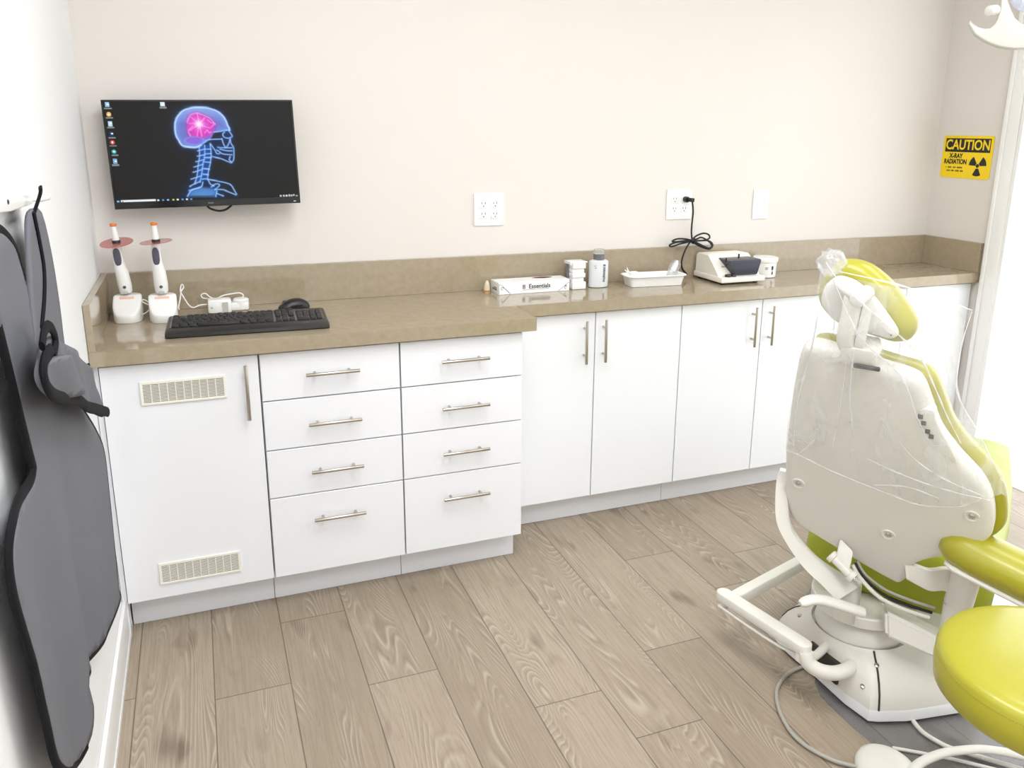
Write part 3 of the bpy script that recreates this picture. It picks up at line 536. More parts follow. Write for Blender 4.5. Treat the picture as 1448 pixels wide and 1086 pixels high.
# ------------------------------------------------------------------ monitor
def screen_image(w, h):
    yy, xx = np.mgrid[0:h, 0:w]; S = (xx+.5)/w; T = (yy+.5)/h; asp = .5681/.3338
    img = np.zeros((h, w, 3)); img[:] = np.array((.125, .12, .118))
    def dist(pl):
        dmin = np.full((h, w), 9.)
        for (a, b), (c, e) in zip(pl, pl[1:]):
            ax, bx = a*asp, c*asp; X = S*asp; dx, dy = bx-ax, e-b; L = dx*dx+dy*dy+1e-12
            k = np.clip(((X-ax)*dx+(T-b)*dy)/L, 0, 1); dmin = np.minimum(dmin, np.hypot(X-ax-k*dx, T-b-k*dy))
        return dmin
    def inside(pl):
        r = np.zeros((h, w), bool); n = len(pl)
        for i in range(n):
            (x1, y1), (x2, y2) = pl[i], pl[(i+1) % n]
            c = (y1 > T) != (y2 > T); r ^= c & (S < (x2-x1)*(T-y1)/(y2-y1+1e-12)+x1)
        return r
    def over(a, col):
        a = np.clip(a, 0, 1)[..., None]; img[:] = img*(1-a)+np.array(col)*a
    def sm(pl): return sp2(pl, 4, False)
    def soft(pl, k): 
        m = inside(pl); dd = dist(pl+[pl[0]]); return np.where(m, np.clip(.5+dd/k, 0, 1), np.clip(.5-dd/k, 0, 1))
    cf = D['cranfill']
    g = dist(cf+[cf[0]]); over(np.exp(-g/.05)*.22*(~inside(cf)), (.05, .16, .5))
    over(soft(cf, .02)*.92, (.44, .48, .82)); over(np.clip((D['star'][1]-T)/.16, 0, 1)*inside(cf)*.45, (.80, .86, 1.))
    m = inside(cf); d_ = dist(cf+[cf[0]]); over(m*np.exp(-d_/.03)*.55, (.55, .72, .98))
    br = sm(D['brain']+[D['brain'][0]])
    over(soft(br, .05), (.78, .16, .68))
    cx, cy = D['star']; R = np.hypot((S-cx)*asp, T-cy)
    ang = np.arctan2(T-cy, (S-cx)*asp)
    over(np.exp(-R/.10)*.75*inside(br), (.98, .42, .86))
    c0, c1, c2 = D['cereb']; ell = ((S-c0[0])/(c1[0]-c0[0]))**2+((T-c0[1])/(c2[1]-c0[1]))**2
    over(np.clip(1.3-ell, 0, 1)*.85, (.56, .38, .86)); over(np.exp(-abs(ell-1)*6)*.5*(ell < 2), (.74, .70, 1.))
    for q in D['bl']: over(np.exp(-(dist(sm(q))/.0055)**2)*.7, (1., .66, .93))
    over(np.exp(-(R/.035)**2)*1., (1., .95, 1.)); over(np.exp(-R/.06)*.35*(.6+.4*np.cos(ang*9)), (1, .85, 1))
    sh = D['shoulder']; over(soft(sh, .03)*.85, (.45, .70, .95)); over(np.exp(-dist(sh)/.08)*.35, (.03, .22, .55))
    face = [(D['cran'][-1])]+D['lines'][0]+D['lines'][1]
    over(soft(face+[D['lines'][2][0]], .03)*.35, (.06, .17, .45))
    sp_ = D['lines'][11]+D['lines'][13][::-1]; over(soft(sp_, .02)*.6, (.12, .33, .72))
    for q in D['lines']:
        dd = dist(sm(q)); over(np.exp(-dd/.012)*.38, (.16, .42, .9)); over(np.exp(-(dd/.0062)**2)*.85, (.68, .84, 1.))
    dd = dist(sm(D['cran'])); over(np.exp(-dd/.016)*.5, (.35, .6, 1)); over(np.exp(-(dd/.0085)**2)*.9, (.80, .90, 1.))
    def rect(c, a, b, col, k=1.): over((((abs(S-c[0])) < a) & (abs(T-c[1]) < b))*k, col)
    over((T > .955)*1., (.06, .065, .075))
    cols = [(.6, .8, .9), (.95, .75, .4), (.75, .87, .92), (.08, .25, .4), (.85, .3, .3), (.2, .75, .72), (.5, .7, .85), (.85, .92, .96)]
    for c, col in zip(D['icons'], cols):
        if col[0] in (.95, .85, .2) and col[2] < .8: over((np.hypot((S-c[0])*asp, T-c[1]) < .020)*1., col); over((np.hypot((S-c[0])*asp, T-c[1]) < .008)*1., (1, 1, 1))
        else: rect(c, .011, .022, col); rect((c[0]+.003, c[1]-.004), .005, .008, (.95, .97, 1))
        rect((c[0]+.002, c[1]+.032), .017, .006, (.62, .64, .66), .8)
    a, b = D['search']; rect(((a[0]+b[0])/2, (a[1]+b[1])/2+.004), (b[0]-a[0])/2, .016, (.90, .93, .95))
    rect((a[0]+.008, (a[1]+b[1])/2+.004), .003, .006, (.5, .55, .6))
    tc = [(.5, .75, .9), (.9, .9, .9), (.35, .6, .85), (.6, .75, .9), (.65, .85, .3), (.95, .95, .95), (.35, .65, .85), (.9, .92, .95), (.4, .6, .8), (.8, .8, .8), (.8, .8, .8), (.9, .9, .9), (.75, .75, .75), (.75, .75, .75), (.75, .75, .75), (.6, .6, .62)]
    for c, col in zip(D['tb'], tc): rect((c[0], min(.985, c[1]+.004)), .0052, .0095, col)
    return np.clip(img, 0, 1)
mc, mr, mu, mn = (Vector(a) for a in D['mon'])
MM = Matrix(((mr.x, mu.x, mn.x, mc.x), (mr.y, mu.y, mn.y, mc.y), (mr.z, mu.z, mn.z, mc.z), (0, 0, 0, 1)))
t = thing('monitor', 'black widescreen monitor on the back wall showing a blue x-ray skull with a magenta brain', 'monitor', mtx=MM)
MW, MH = .5681, .3338
bm = new(); box(bm, (-MW/2, -MH/2, -.022), (MW/2, MH/2, -.0005), .003); box(bm, (-MW*.3, -MH*.32, -.045), (MW*.3, MH*.32, -.02), .01)
obj('casing', bm, 'black', t, world=False)
bm = new(); bx = .006; bb = .022
for lo, hi in (((-MW/2, -MH/2), (MW/2, -MH/2+bb)), ((-MW/2, MH/2-bx), (MW/2, MH/2)), ((-MW/2, -MH/2+bb), (-MW/2+bx, MH/2-bx)), ((MW/2-bx, -MH/2+bb), (MW/2, MH/2-bx))):
    box(bm, (lo[0], lo[1], -.001), (hi[0], hi[1], .0022), .0006, seg=1)
box(bm, (MW*.462, -MH/2+.006, .0022), (MW*.474, -MH/2+.0085, .0026), mi=1)
obj('bezel', bm, ['black_gloss', 'steel_bright'], t, world=False)
nx, ny = 384, 220
img = screen_image(nx, ny)
s0, s1 = bx/MW, 1-bx/MW; t0, t1 = bx/MH, 1-bb/MH
vs_ = []; 
for j in range(ny):
    for i in range(nx):
        vs_.append((-MW/2+MW*(s0+(s1-s0)*i/(nx-1)), MH/2-MH*(t0+(t1-t0)*j/(ny-1)), .0006))
fs_ = [(j*nx+i, (j+1)*nx+i, (j+1)*nx+i+1, j*nx+i+1) for j in range(ny-1) for i in range(nx-1)]
me = bpy.data.meshes.new('screen'); me.from_pydata(vs_, [], fs_)
ca = me.color_attributes.new('picture', 'FLOAT_COLOR', 'POINT')
ii = np.clip(((s0+(s1-s0)*np.arange(nx)/(nx-1))*nx).astype(int), 0, nx-1); jj = np.clip(((t0+(t1-t0)*np.arange(ny)/(ny-1))*ny).astype(int), 0, ny-1)
px_ = img[jj][:, ii]; px_ = np.where(px_ <= .04045, px_/12.92, ((px_+.055)/1.055)**2.4)
ca.data.foreach_set('color', np.concatenate([px_, np.ones((ny, nx, 1))], 2).astype(np.float32).ravel())
sm_ = bpy.data.materials.new('lit_display'); sm_.use_nodes = True; nt = sm_.node_tree; b = nt.nodes['Principled BSDF']
b.inputs['Base Color'].default_value = (.004, .004, .004, 1); b.inputs['Roughness'].default_value = .35; b.inputs['Specular IOR Level'].default_value = .15
va = nt.nodes.new('ShaderNodeVertexColor'); va.layer_name = 'picture'; nt.links.new(va.outputs['Color'], b.inputs['Emission Color']); b.inputs['Emission Strength'].default_value = 1.0
link('screen', me, sm_, t, smooth=0)
bm = new()
for k in range(4): box(bm, (-.006+.0042*k, -MH/2+.0085, .0022), (-.006+.0042*k+.003, -MH/2+.0125, .0025))
obj('maker_mark', bm, 'print_grey', t, world=False, smooth=0)
bm = new(); box(bm, (.31, -.06, 1.36), (.41, -.001, 1.50), .004); obj('wall_bracket', bm, 'black', t)
bm = new(); tube(bm, spline(D['cablearc'], 5), .0035, 10); obj('cable', bm, 'rubber_cord', t)

# ------------------------------------------------------------------ wall plates
def outlet(xc, zc, lab, w=.121, h=.124):
    t = thing('power_outlet', lab, 'outlet', (xc, 0, zc), 'four-socket wall outlets')
    bm = new(); box(bm, (xc-w/2, -.006, zc-h/2), (xc+w/2, -.0003, zc+h/2), .0025); obj('cover_plate', bm, 'plate_pl', t)
    for sx_ in (-1, 1):
        for sz in (-1, 1):
            cx_, cz_ = xc+sx_*.0235, zc+sz*.020
            bm = new(); box(bm, (cx_-.0165, -.0085, cz_-.0145), (cx_+.0165, -.005, cz_+.0145), .003)
            for dx in (-.0065, .0065): box(bm, (cx_+dx-.0012, -.0088, cz_+.001), (cx_+dx+.0012, -.0083, cz_+.009), mi=1)
            lathe(bm, [(.0024, 0), (.0024, .0005)], (cx_, -.0083, cz_-.0065), (0, -1, 0), 10, mi=1)
            obj('socket', bm, ['plate_pl', 'dark_slot'], t)
        for dz in (-.048, .048):
            bm = new(); lathe(bm, [(.003, 0), (.003, .0006), (.001, .0009)], (xc+sx_*.0235, -.006, zc+dz), (0, -1, 0), 10); obj('screw', bm, 'plate_pl', t)
outlet(1.3465, 1.2235, 'white four-socket wall outlet with nothing plugged in, left of the plugged-in one')
outlet(2.187, 1.224, 'white four-socket wall outlet with a black plug in it')
t = thing('blank_wall_plate', 'plain white blank wall plate right of the plugged outlet', 'wall plate', (2.6, 0, 1.216))
bm = new(); box(bm, (2.5595, -.006, 1.1515), (2.6395, -.0003, 1.281), .0025); obj('cover_plate', bm, 'plate_pl', t)
for dz in (-.054, .054):
    bm = new(); lathe(bm, [(.003, 0), (.003, .0006), (.001, .0009)], (2.6, -.006, 1.216+dz), (0, -1, 0), 10); obj('screw', bm, 'plate_pl', t)

# ------------------------------------------------------------------ caution sign on the right wall
SY, SZ, SW, SHh = -.178, 1.4205, .267, .19
t = thing('caution_sign', 'yellow and black caution x-ray radiation sign on the right wall', 'sign', (RX, SY, SZ))
fr0 = ((RX-.0002, SY, SZ), (0, -1, 0), (0, 0, 1), (-1, 0, 0))
def rrect(w, h, r, n=5):
    out = []
    for cx_, cy_, a0 in ((w/2-r, h/2-r, 0), (-w/2+r, h/2-r, 90), (-w/2+r, -h/2+r, 180), (w/2-r, -h/2+r, 270)):
        for k in range(n+1):
            a = math.radians(a0+90*k/n); out.append((cx_+r*math.cos(a), cy_+r*math.sin(a)))
    return out
bm = new(); slab(bm, rrect(SW, SHh, .012), .0, .003, fr0); obj('panel', bm, 'yellow', t, smooth=30)
bm = new(); slab(bm, [(-.121, .022), (.121, .022), (.121, .083), (-.121, .083)], .003, .0034, fr0); obj('header_band', bm, 'sign_black', t, smooth=0)
def stext(s, a, b, size, m_, bold=0., sx=1., lift=.0036, name='lettering'):
    text(name, s, size, m_, ((RX-lift, SY-a, SZ+b), (0, -1, 0), (0, 0, 1)), t, .0002, bold, sx)
stext('CAUTION', 0, .0525, .061, 'yellow', .0014, .86)
stext('X-RAY', -.056, .004, .029, 'sign_black', .0012, .85); stext('RADIATION', -.056, -.022, .029, 'sign_black', .0012, .80)
bm = new()
rr_ = random.Random(3)
for row, (b0, a0, ws) in enumerate(((-.047, -.105, (.006, .022, .016, .03)), (-.062, -.098, (.02, .016, .02, .018)))):
    a = a0
    for w in ws:
        k = a
        while k < a+w-.002:
            hh = .0028+.0015*rr_.random(); box(bm, (RX-.0036, SY-k-.0028, SZ+b0-hh), (RX-.003, SY-k, SZ+b0+hh*.9)); k += .0042
        a += w+.006
obj('small_print', bm, 'sign_black', t, smooth=0)
bm = new(); tc_ = (.066, -.036); 
for a0 in (90+30+30, 30+0, 270):
    pts = [(tc_[0]+.012*math.cos(math.radians(a0+d)), tc_[1]+.012*math.sin(math.radians(a0+d))) for d in (30, 15, 0, -15, -30)]
    pts += [(tc_[0]+.046*math.cos(math.radians(a0+d)), tc_[1]+.046*math.sin(math.radians(a0+d))) for d in (-28, -18, -8, 0, 8, 18, 28)]
    slab(bm, pts, .003, .0035, fr0)
slab(bm, [(tc_[0]+.0085*math.cos(k*PI/12), tc_[1]+.0085*math.sin(k*PI/12)) for k in range(24)], .003, .0035, fr0)
obj('trefoil_symbol', bm, 'sign_black', t, smooth=0)

# ------------------------------------------------------------------ curing lights in their charging bases
def charger(cx_, cy_, rot, lab):
    Rz = Matrix.Translation((cx_, cy_, H+.0005)) @ Matrix.Rotation(rot, 4, 'Z')
    t = thing('charging_base', lab, 'charging base', mtx=Rz, group='curing light charging bases')
    bm = new()
    def zt(y):
        s = min(1, max(0, (y+.052)/.066)); return .028+.050*s
    def ring(k, fz):
        out = []
        for i in range(44):
            a = 2*PI*i/44; c_, s_ = math.cos(a), math.sin(a)
            x = .042*k*math.copysign(abs(c_)**.72, c_); y = .060*k*math.copysign(abs(s_)**.8, s_); out.append(Vector((x, y, fz(y))))
        return out
    loft(bm, [ring(.97, lambda y: 0), ring(1, lambda y: .003), ring(1, lambda y: zt(y)-.006), ring(.985, lambda y: zt(y)-.002), ring(.94, zt)]+[ring(k, zt) for k in (.8, .6, .4, .2, .03)])
    obj('housing', bm, 'white_pl', t, world=False, smooth=50)
    bm = new(); sl = math.atan2(.050, .066)
    box(bm, (-.021, -.0045, -.0003), (.021, .0045, .0008), mtx=Matrix.Translation((-.001, .004, zt(.004))) @ Matrix.Rotation(sl, 4, 'X'))
    obj('label_strip', bm, 'peach', t, world=False, smooth=0)
    return t
def curing_light(base, tip, tilt_disc, lab):
    b0, t0_ = Vector(base), Vector(tip); ax_ = (t0_-b0).normalized(); L = (t0_-b0).length
    t = thing('curing_light', lab, 'curing light', b0, 'dental curing lights')
    x, y, _ = frame_from(ax_, (0, 1, 0)); 
    P = lambda s, ox=0., oy=0.: b0+ax_*(L*s)+Vector((1, 0, 0))*ox+Vector((0, -1, 0))*oy
    bm = new()
    tube(bm, [P(s, ox) for s, ox in ((0, .0), (.02, .0), (.12, .0), (.3, -.001), (.42, -.004), (.52, -.005), (.62, -.004), (.68, -.002), (.7, -.002))], [.016, .0195, .021, .0195, .0165, .0155, .0145, .013, .011], 20)
    obj('handpiece', bm, 'white_pl', t)
    bm = new(); tube(bm, [P(.70), P(.76), P(.90), P(.965), P(.985, .0015)], [.0105, .0105, .0085, .0078, .008], 16); obj('light_guide', bm, 'white_pl', t)
    bm = new(); tube(bm, [P(.968), P(.98), P(1.0, .001)], [.0085, .0105, .010], 16); obj('tip_cap', bm, 'orange', t)
    bm = new(); dn = Vector(tilt_disc).normalized()
    lathe(bm, [(.010, -.001), (.048, -.001), (.049, 0), (.048, .001), (.010, .001)], P(.735), dn, 40); obj('shield', bm, 'red_filter', t, label='translucent red round light shield')
    bm = new(); lathe(bm, [(.0125, -.004), (.0125, .004), (.011, .006)], P(.745), ax_, 20); obj('collar', bm, 'black', t)
    # grey button panel on the front of the handle
    bm = new(); o2 = [(.0105*math.copysign(abs(math.cos(a))**.8, math.cos(a)), .0285*math.copysign(abs(math.sin(a))**.7, math.sin(a))) for a in [2*PI*i/28 for i in range(28)]]
    c = P(.535, -.0045, .0115); xx = Vector((1, 0, 0)); nn = xx.cross(ax_).normalized(); nn = nn if nn.y < 0 else -nn
    xx = ax_.cross(nn).normalized()
    pad(bm, o2, [(0, 0), (.0, .0035), (.002, .0052), (.006, .0056)], (c, xx, ax_, nn))
    bt = obj('button_panel', bm, 'charcoal', t)
    bm = new(); c2 = P(.10, 0, .0195); lathe(bm, [(.005, 0), (.005, .0015), (.003, .002)], c2, nn, 16); obj('logo_dot', bm, 'charcoal', t)
    bm = new(); c3 = P(.02, 0, .020); lathe(bm, [(.008, -.004), (.009, .002), (.006, .004)], c3, nn, 20, sy=.6); obj('locking_tab', bm, 'led', t)
charger(.080, -.138, -.10, 'white charging base in the corner of the counter, left one of two')
charger(.1845, -.169, .02, 'white charging base nearer the keyboard, right one of two')
curing_light((.078, -.116, .9995), (.0635, -.126, 1.221), (-.10, -.20, 1), 'dental curing light with a round red shield, standing in the left charging base')
curing_light((.1844, -.147, .9995), (.1815, -.155, 1.224), (-.09, -.035, 1), 'dental curing light with a round red shield, in the charging base nearer the keyboard')

# ------------------------------------------------------------------ white adapter and its leads
t = thing('power_adapter', 'white plug-in power adapter with coiled white leads behind the keyboard', 'adapter', (.38, -.10, H))
bm = new(); box(bm, (.318, -.135, H+.0008), (.392, -.085, H+.046), .006); box(bm, (.362, -.1365, H+.006), (.381, -.134, H+.038), mi=1)
lathe(bm, [(.004, 0), (.004, .002), (.002, .003)], (.330, -.135, H+.022), (0, -1, 0), 12, mi=1)
obj('block', bm, ['white_pl', 'led'], t)
bm = new(); lathe(bm, [(.022, 0), (.026, .004), (.026, .034), (.022, .038)], (.424, -.085, H+.0008), (0, 0, 1), 24); box(bm, (.39, -.11, H+.0008), (.448, -.06, H+.028), .006); obj('plug_head', bm, 'white_pl', t)
bm = new(); tube(bm, spline(D['dc3'], 5), .0022, 8); obj('cable', bm, 'white_cord', t)
bm = new(); q = spline(D['dc2'], 5); q = [Vector((p.x, p.y, max(p.z, H+.0032))) for p in q]; tube(bm, q, .0022, 8); obj('cable', bm, 'white_cord', t)
t2 = bpy.data.objects[[o.name for o in bpy.data.objects if o.name.startswith('charging_base')][-1]]
bm = new(); q = spline(D['dc1'], 5); q = [Vector((p.x, p.y, max(p.z, H+.003))) for p in q]; tube(bm, q, .0019, 8); obj('cable', bm, 'white_cord', t2)

# ------------------------------------------------------------------ keyboard
KR = Matrix.Translation((.4325, -.3635, H)) @ Matrix.Rotation(math.radians(-2.4), 4, 'Z')
t = thing('keyboard', 'wide black computer keyboard on the counter below the monitor', 'keyboard', mtx=KR)
KW, KD = .472, .190
bm = new()
prof = [(-KD/2+.004, .0008), (-KD/2, .004), (-KD/2+.002, .013), (-KD/2+.014, .0185), (-KD/2+.052, .0205), (KD/2-.012, .0285), (KD/2-.003, .029), (KD/2, .026), (KD/2-.001, .006), (KD/2-.006, .0008)]
rings = []
for x, k in ((-KW/2, .82), (-KW/2+.003, .95), (-KW/2+.008, 1), (KW/2-.008, 1), (KW/2-.003, .95), (KW/2, .82)):
    rings.append([Vector((x, y*(.97 if k < 1 else 1), .0008+(z-.0008)*k)) for y, z in prof])
loft(bm, rings); obj('casing', bm, 'kb_bezel', t, world=False, smooth=35)
slope = math.atan2(.008, .126)
KF = Matrix.Translation((0, -KD/2+.054, .0206)) @ Matrix.Rotation(slope, 4, 'X')
bm = new(); box(bm, (-KW/2+.010, -.001, -.0005), (KW/2-.010, .128, .0008), .0003, seg=1, mtx=KF); obj('key_deck', bm, 'black_gloss', t, world=False, smooth=0)
U_ = .01905; keys = []
def row(y, xs, h=1.):
    x = 0
    for w in xs:
        if w > 0: keys.append((x+w/2, y, w, h))
        x += abs(w)
row(5.35, [1, -1, 1, 1, 1, 1, -.5, 1, 1, 1, 1, -.5, 1, 1, 1, 1, -.25, 1, 1, 1])
row(4, [1]*13+[2, -.25, 1, 1, 1, -.25, 1, 1, 1, 1]); row(3, [1.5]+[1]*12+[1.5, -.25, 1, 1, 1, -.25, 1, 1, 1])
row(2, [1.75]+[1]*11+[2.25, -3.5, 1, 1, 1]); row(1, [2.25]+[1]*10+[2.75, -1.25, 1, -1.25, 1, 1, 1])
row(0, [1.25, 1.25, 1.25, 6.25, 1.25, 1.25, 1.25, 1.25, -.25, 1, 1, 1, -.25, 2, 1])
keys.append((22, 2.5, 1, 2)); keys.append((22, .5, 1, 2))
kcache = {}; sc_ = (KW-.028)/22.5; rest = new()
keys.sort(key=lambda k: -k[2]*k[3])
for i, (kx, ky, w, h) in enumerate(keys):
    def make(b, mtx=None):
        a0, b0 = w*sc_/2-.0009, h*.0182/2-.0009
        ring = lambda k, z: [Vector((x, y, z)) for x, y in rrect(2*(a0-k), 2*(b0-k), .002, 2)]
        loft(b, [[(mtx @ p) if mtx else p for p in ring(k_, z_)] for k_, z_ in ((0, 0), (.0006, .003), (.0018, .0058), (.0028, .0062))])
    loc = KF @ Vector((-KW/2+.014+kx*sc_, .010+ky*.0182+.004, .0009))
    if i < 100:
        key_ = (round(w, 2), round(h, 2))
        if key_ not in kcache:
            bm = new(); make(bm); o = obj('key', bm, 'key', t, world=False, smooth=30); kcache[key_] = o
        else:
            o = kcache[key_].copy(); COL.objects.link(o); o.parent = t
        o.matrix_local = Matrix.Translation(loc) @ Matrix.Rotation(slope, 4, 'X')
    else: make(rest, Matrix.Translation(loc) @ Matrix.Rotation(slope, 4, 'X'))
if len(rest.verts): o = obj('key_row', rest, 'key', t, world=False, smooth=30); o['kind'] = 'stuff'
else: rest.free()
bm = new(); box(bm, (.158, -.076, .0198), (.178, -.0735, .0206), .0002, seg=1); obj('indicator_strip', bm, 'print_grey', t, world=False, smooth=0)

# ------------------------------------------------------------------ mouse
MR = Matrix.Translation((.592, -.148, H)) @ Matrix.Rotation(math.radians(100), 4, 'Z')
t = thing('mouse', 'black wireless computer mouse behind the right end of the keyboard', 'mouse', mtx=MR)
bm = new(); rings = []
n = 28
for k, z in ((.80, .0008), (.97, .003), (1.0, .010), (.97, .018), (.86, .026), (.66, .033), (.40, .0375), (.12, .0393)):
    rg = []
    for i in range(n):
        a = 2*PI*i/n; y = .053*k*math.copysign(abs(math.sin(a))**.85, math.sin(a)); x = .031*k*math.copysign(abs(math.cos(a))**.85, math.cos(a))*(1-.10*math.cos(2*a+.2))
        rg.append(Vector((x, y, z*(1-.22*(y/.053)**2-.12*(y/.053)))))
    rings.append(rg)
loft(bm, rings); obj('shell', bm, 'black', t, world=False, smooth=60)
bm = new(); lathe(bm, [(.008, -.004), (.0095, -.002), (.0095, .002), (.008, .004)], (0, .030, .0272), (1, 0, 0), 20); obj('scroll_wheel', bm, 'charcoal', t, world=False)
bm = new(); tube(bm, [Vector((-.0305, -.02, .020)), Vector((-.0315, 0, .020)), Vector((-.0305, .02, .018))], .003, 8); obj('thumb_button', bm, 'black_gloss', t, world=False)

# ------------------------------------------------------------------ vial, carton, dispenser, bottle
t = thing('sample_vial', 'tiny cream cone-shaped vial with amber bottom, left of the white carton', 'vial', (1.312, -.078, H))
bm = new(); lathe(bm, [(.006, .0008), (.0115, .001), (.012, .014), (.0105, .030), (.006, .044), (.0015, .049)], (1.312, -.078, H), seg=24); obj('body', bm, 'vial', t)
bm = new(); lathe(bm, [(.0119, .004), (.0124, .005), (.0124, .011), (.0119, .012)], (1.312, -.078, H), seg=24); obj('amber_band', bm, 'amber', t)
BX0, BX1, BY0, BY1, BZ = 1.340, 1.632, -.132, -.044, .0455
t = thing('glove_carton', 'low white carton with a torn brown opening on top, labelled Essentials', 'box', ((BX0+BX1)/2, (BY0+BY1)/2, H))
bm = new()
hole = [(1.497, -.066), (1.517, -.078), (1.545, -.084), (1.572, -.078), (1.590, -.064), (1.572, -.053), (1.545, -.049), (1.517, -.054)]
bt = [bm.verts.new((x, y, H+z)) for z in (.0008, BZ) for x, y in ((BX0, BY0), (BX1, BY0), (BX1, BY1), (BX0, BY1))]
for a in ((0, 1, 2, 3), (0, 1, 5, 4), (1, 2, 6, 5), (2, 3, 7, 6), (3, 0, 4, 7)): bm.faces.new([bt[i] for i in a])
hv = [bm.verts.new((x, y, H+BZ)) for x, y in hole]
order = [[4, 0, 1, 2], [5, 2, 3, 4], [6, 4, 5, 6], [7, 6, 7, 0]]
for c, a, b, d in order:
    idx = [a, b, d] if d > a or d == 0 else [a, b, d]
    bm.faces.new([bt[c]]+[hv[i] for i in (a, b, d)])
for c0, c1, h_ in ((4, 5, 2), (5, 6, 4), (6, 7, 6), (7, 4, 0)): bm.faces.new((bt[c0], bt[c1], hv[h_]))
lv = [bm.verts.new((v.co.x, v.co.y, H+.008)) for v in hv]
for i in range(8): bm.faces.new((hv[i], hv[(i+1) % 8], lv[(i+1) % 8], lv[i])).material_index = 1
bm.faces.new(lv).material_index = 1
obj('carton', bm, ['carton', 'brown'], t, smooth=0)
ff = lambda x, z, l=.0003: ((x, BY0-l, H+z), (1, 0, 0), (0, 0, 1))
text('lettering', 'Essentials', .0235, 'print', ff(1.507, .0255), t, .0001, .0005, 1.0)
bm = new()
for k in range(5):
    box(bm, (1.4485-.0115, BY0-.0006, H+.018+.0035*k), (1.4485-.0012, BY0, H+.0192+.0035*k))
box(bm, (1.4485-.0118, BY0-.0006, H+.0175), (1.4485-.0104, BY0, H+.034)); box(bm, (1.4485-.0070, BY0-.0006, H+.0175), (1.4485-.0056, BY0, H+.034)); box(bm, (1.4485-.0020, BY0-.0006, H+.0175), (1.4485-.0006, BY0, H+.034))
obj('square_emblem', bm, 'print', t, smooth=0)
bm = new()
def stroke(bm, a, b, w=.0007):
    a, b = Vector((a[0], BY0, a[1]+H)), Vector((b[0], BY0, b[1]+H)); d = (b-a).normalized(); nrm = Vector((-d.z, 0, d.x))*w
    q = [a+nrm, b+nrm, b-nrm, a-nrm]; vv = [bm.verts.new(p+Vector((0, -.0005, 0))) for p in q]; bm.faces.new(vv)
for a, b in (((1.342, .040), (1.352, .037)), ((1.352, .037), (1.388, .002)), ((1.342, .040), (1.342, .002)), ((1.630, .034), (1.586, .002)), ((1.437, .013), (1.546, .0145))): stroke(bm, a, b)
for k in range(4): stroke(bm, (1.36+.006*k, .028-.0058*k), (1.364+.006*k, .0244-.0058*k), .0014)
for cx_, cz_ in ((1.3545, .024), (1.616, .014)):
    pts = [(cx_+.0042*math.cos(a), cz_+.0055*math.sin(a)) for a in [2*PI*i/10*.85 for i in range(11)]]
    for p, q in zip(pts, pts[1:]): stroke(bm, p, q, .0010)
stroke(bm, (1.614, .019), (1.619, .024), .002)
for k in range(5): stroke(bm, (BX0+.001+.0*k, 0.01), (BX0+.0012, .0102), .0004)
obj('corner_print', bm, 'print_grey', t, smooth=0)
bm = new(); box(bm, (BX0-.0006, -.112, H+.013), (BX0-.0001, -.062, H+.019)); box(bm, (BX0-.0006, -.112, H+.021), (BX0-.0001, -.080, H+.025)); obj('side_print', bm, 'print_grey', t, smooth=0)

t = thing('cup_dispenser', 'upright white stepped plastic dispenser between the carton and the frosted bottle', 'dispenser', (1.677, -.10, H))
bm = new(); yb = -.062
box(bm, (1.648, -.128, H+.0008), (1.706, yb, H+.030), .003)
for za, zb, ya, w in ((.030, .046, -.119, .0), (.046, .064, -.125, .004), (.064, .082, -.121, .0), (.082, .104, -.127, .004)):
    box(bm, (1.648+.002-w*.3, ya, H+za+.0006), (1.706-.006+w, yb, H+zb), .002)
obj('body', bm, 'white_pl', t)
bm = new(); box(bm, (1.640, -.124, H+.1046), (1.712, yb+.002, H+.109), .0015); box(bm, (1.640, -.124, H+.098), (1.646, yb+.002, H+.1046), .001); 
obj('lid', bm, 'white_pl', t)
bm = new(); box(bm, (1.6405, -.09, H+.0008), (1.6465, -.075, H+.0975), .002); box(bm, (1.707, -.10, H+.035), (1.710, -.08, H+.07), .001); obj('side_rail', bm, 'cap_grey', t)

bc = (1.7735, -.098)
t = thing('squeeze_bottle', 'frosted oval squeeze bottle with a grey and clear cap, right of the dispenser', 'bottle', (bc[0], bc[1], H))
bm = new(); lathe(bm, [(.034, .0008), (.041, .003), (.0415, .010), (.0415, .098), (.040, .105), (.030, .110), (.022, .111)], (bc[0], bc[1], H), seg=40, sy=.62, sx=1.); obj('body', bm, 'frost', t)
bm = new(); lathe(bm, [(.034, .004), (.037, .006), (.037, .086), (.036, .087)], (bc[0], bc[1], H), seg=40, sy=.56); obj('liquid', bm, 'gel', t)
bm = new(); lathe(bm, [(.021, .1112), (.0225, .112), (.0225, .132), (.021, .133)], (bc[0], bc[1], H), seg=32); obj('cap', bm, 'cap_grey', t)
bm = new(); lathe(bm, [(.0205, .1332), (.0215, .134), (.0215, .148), (.019, .152)], (bc[0], bc[1], H), seg=32); obj('cap_top', bm, 'clear', t)
bm = new()
yl = bc[1]-.0262
rr_ = random.Random(5); zz = H+.022
box(bm, (1.781, yl-.0012, H+.086), (1.791, yl+.0008, H+.094))
zz = H+.082
while zz > H+.026:
    hgt = .0035+.003*rr_.random(); box(bm, (1.781+.002*rr_.random(), yl-.0012, zz-hgt), (1.789+.002*rr_.random(), yl+.0008, zz)); zz -= hgt+.0016
box(bm, (1.742, yl-.0006+.004, H+.088), (1.757, yl+.004, H+.0895)); box(bm, (1.746, yl-.0006+.003, H+.080), (1.753, yl+.0035, H+.082))
obj('printed_label', bm, 'print_grey', t, smooth=0)

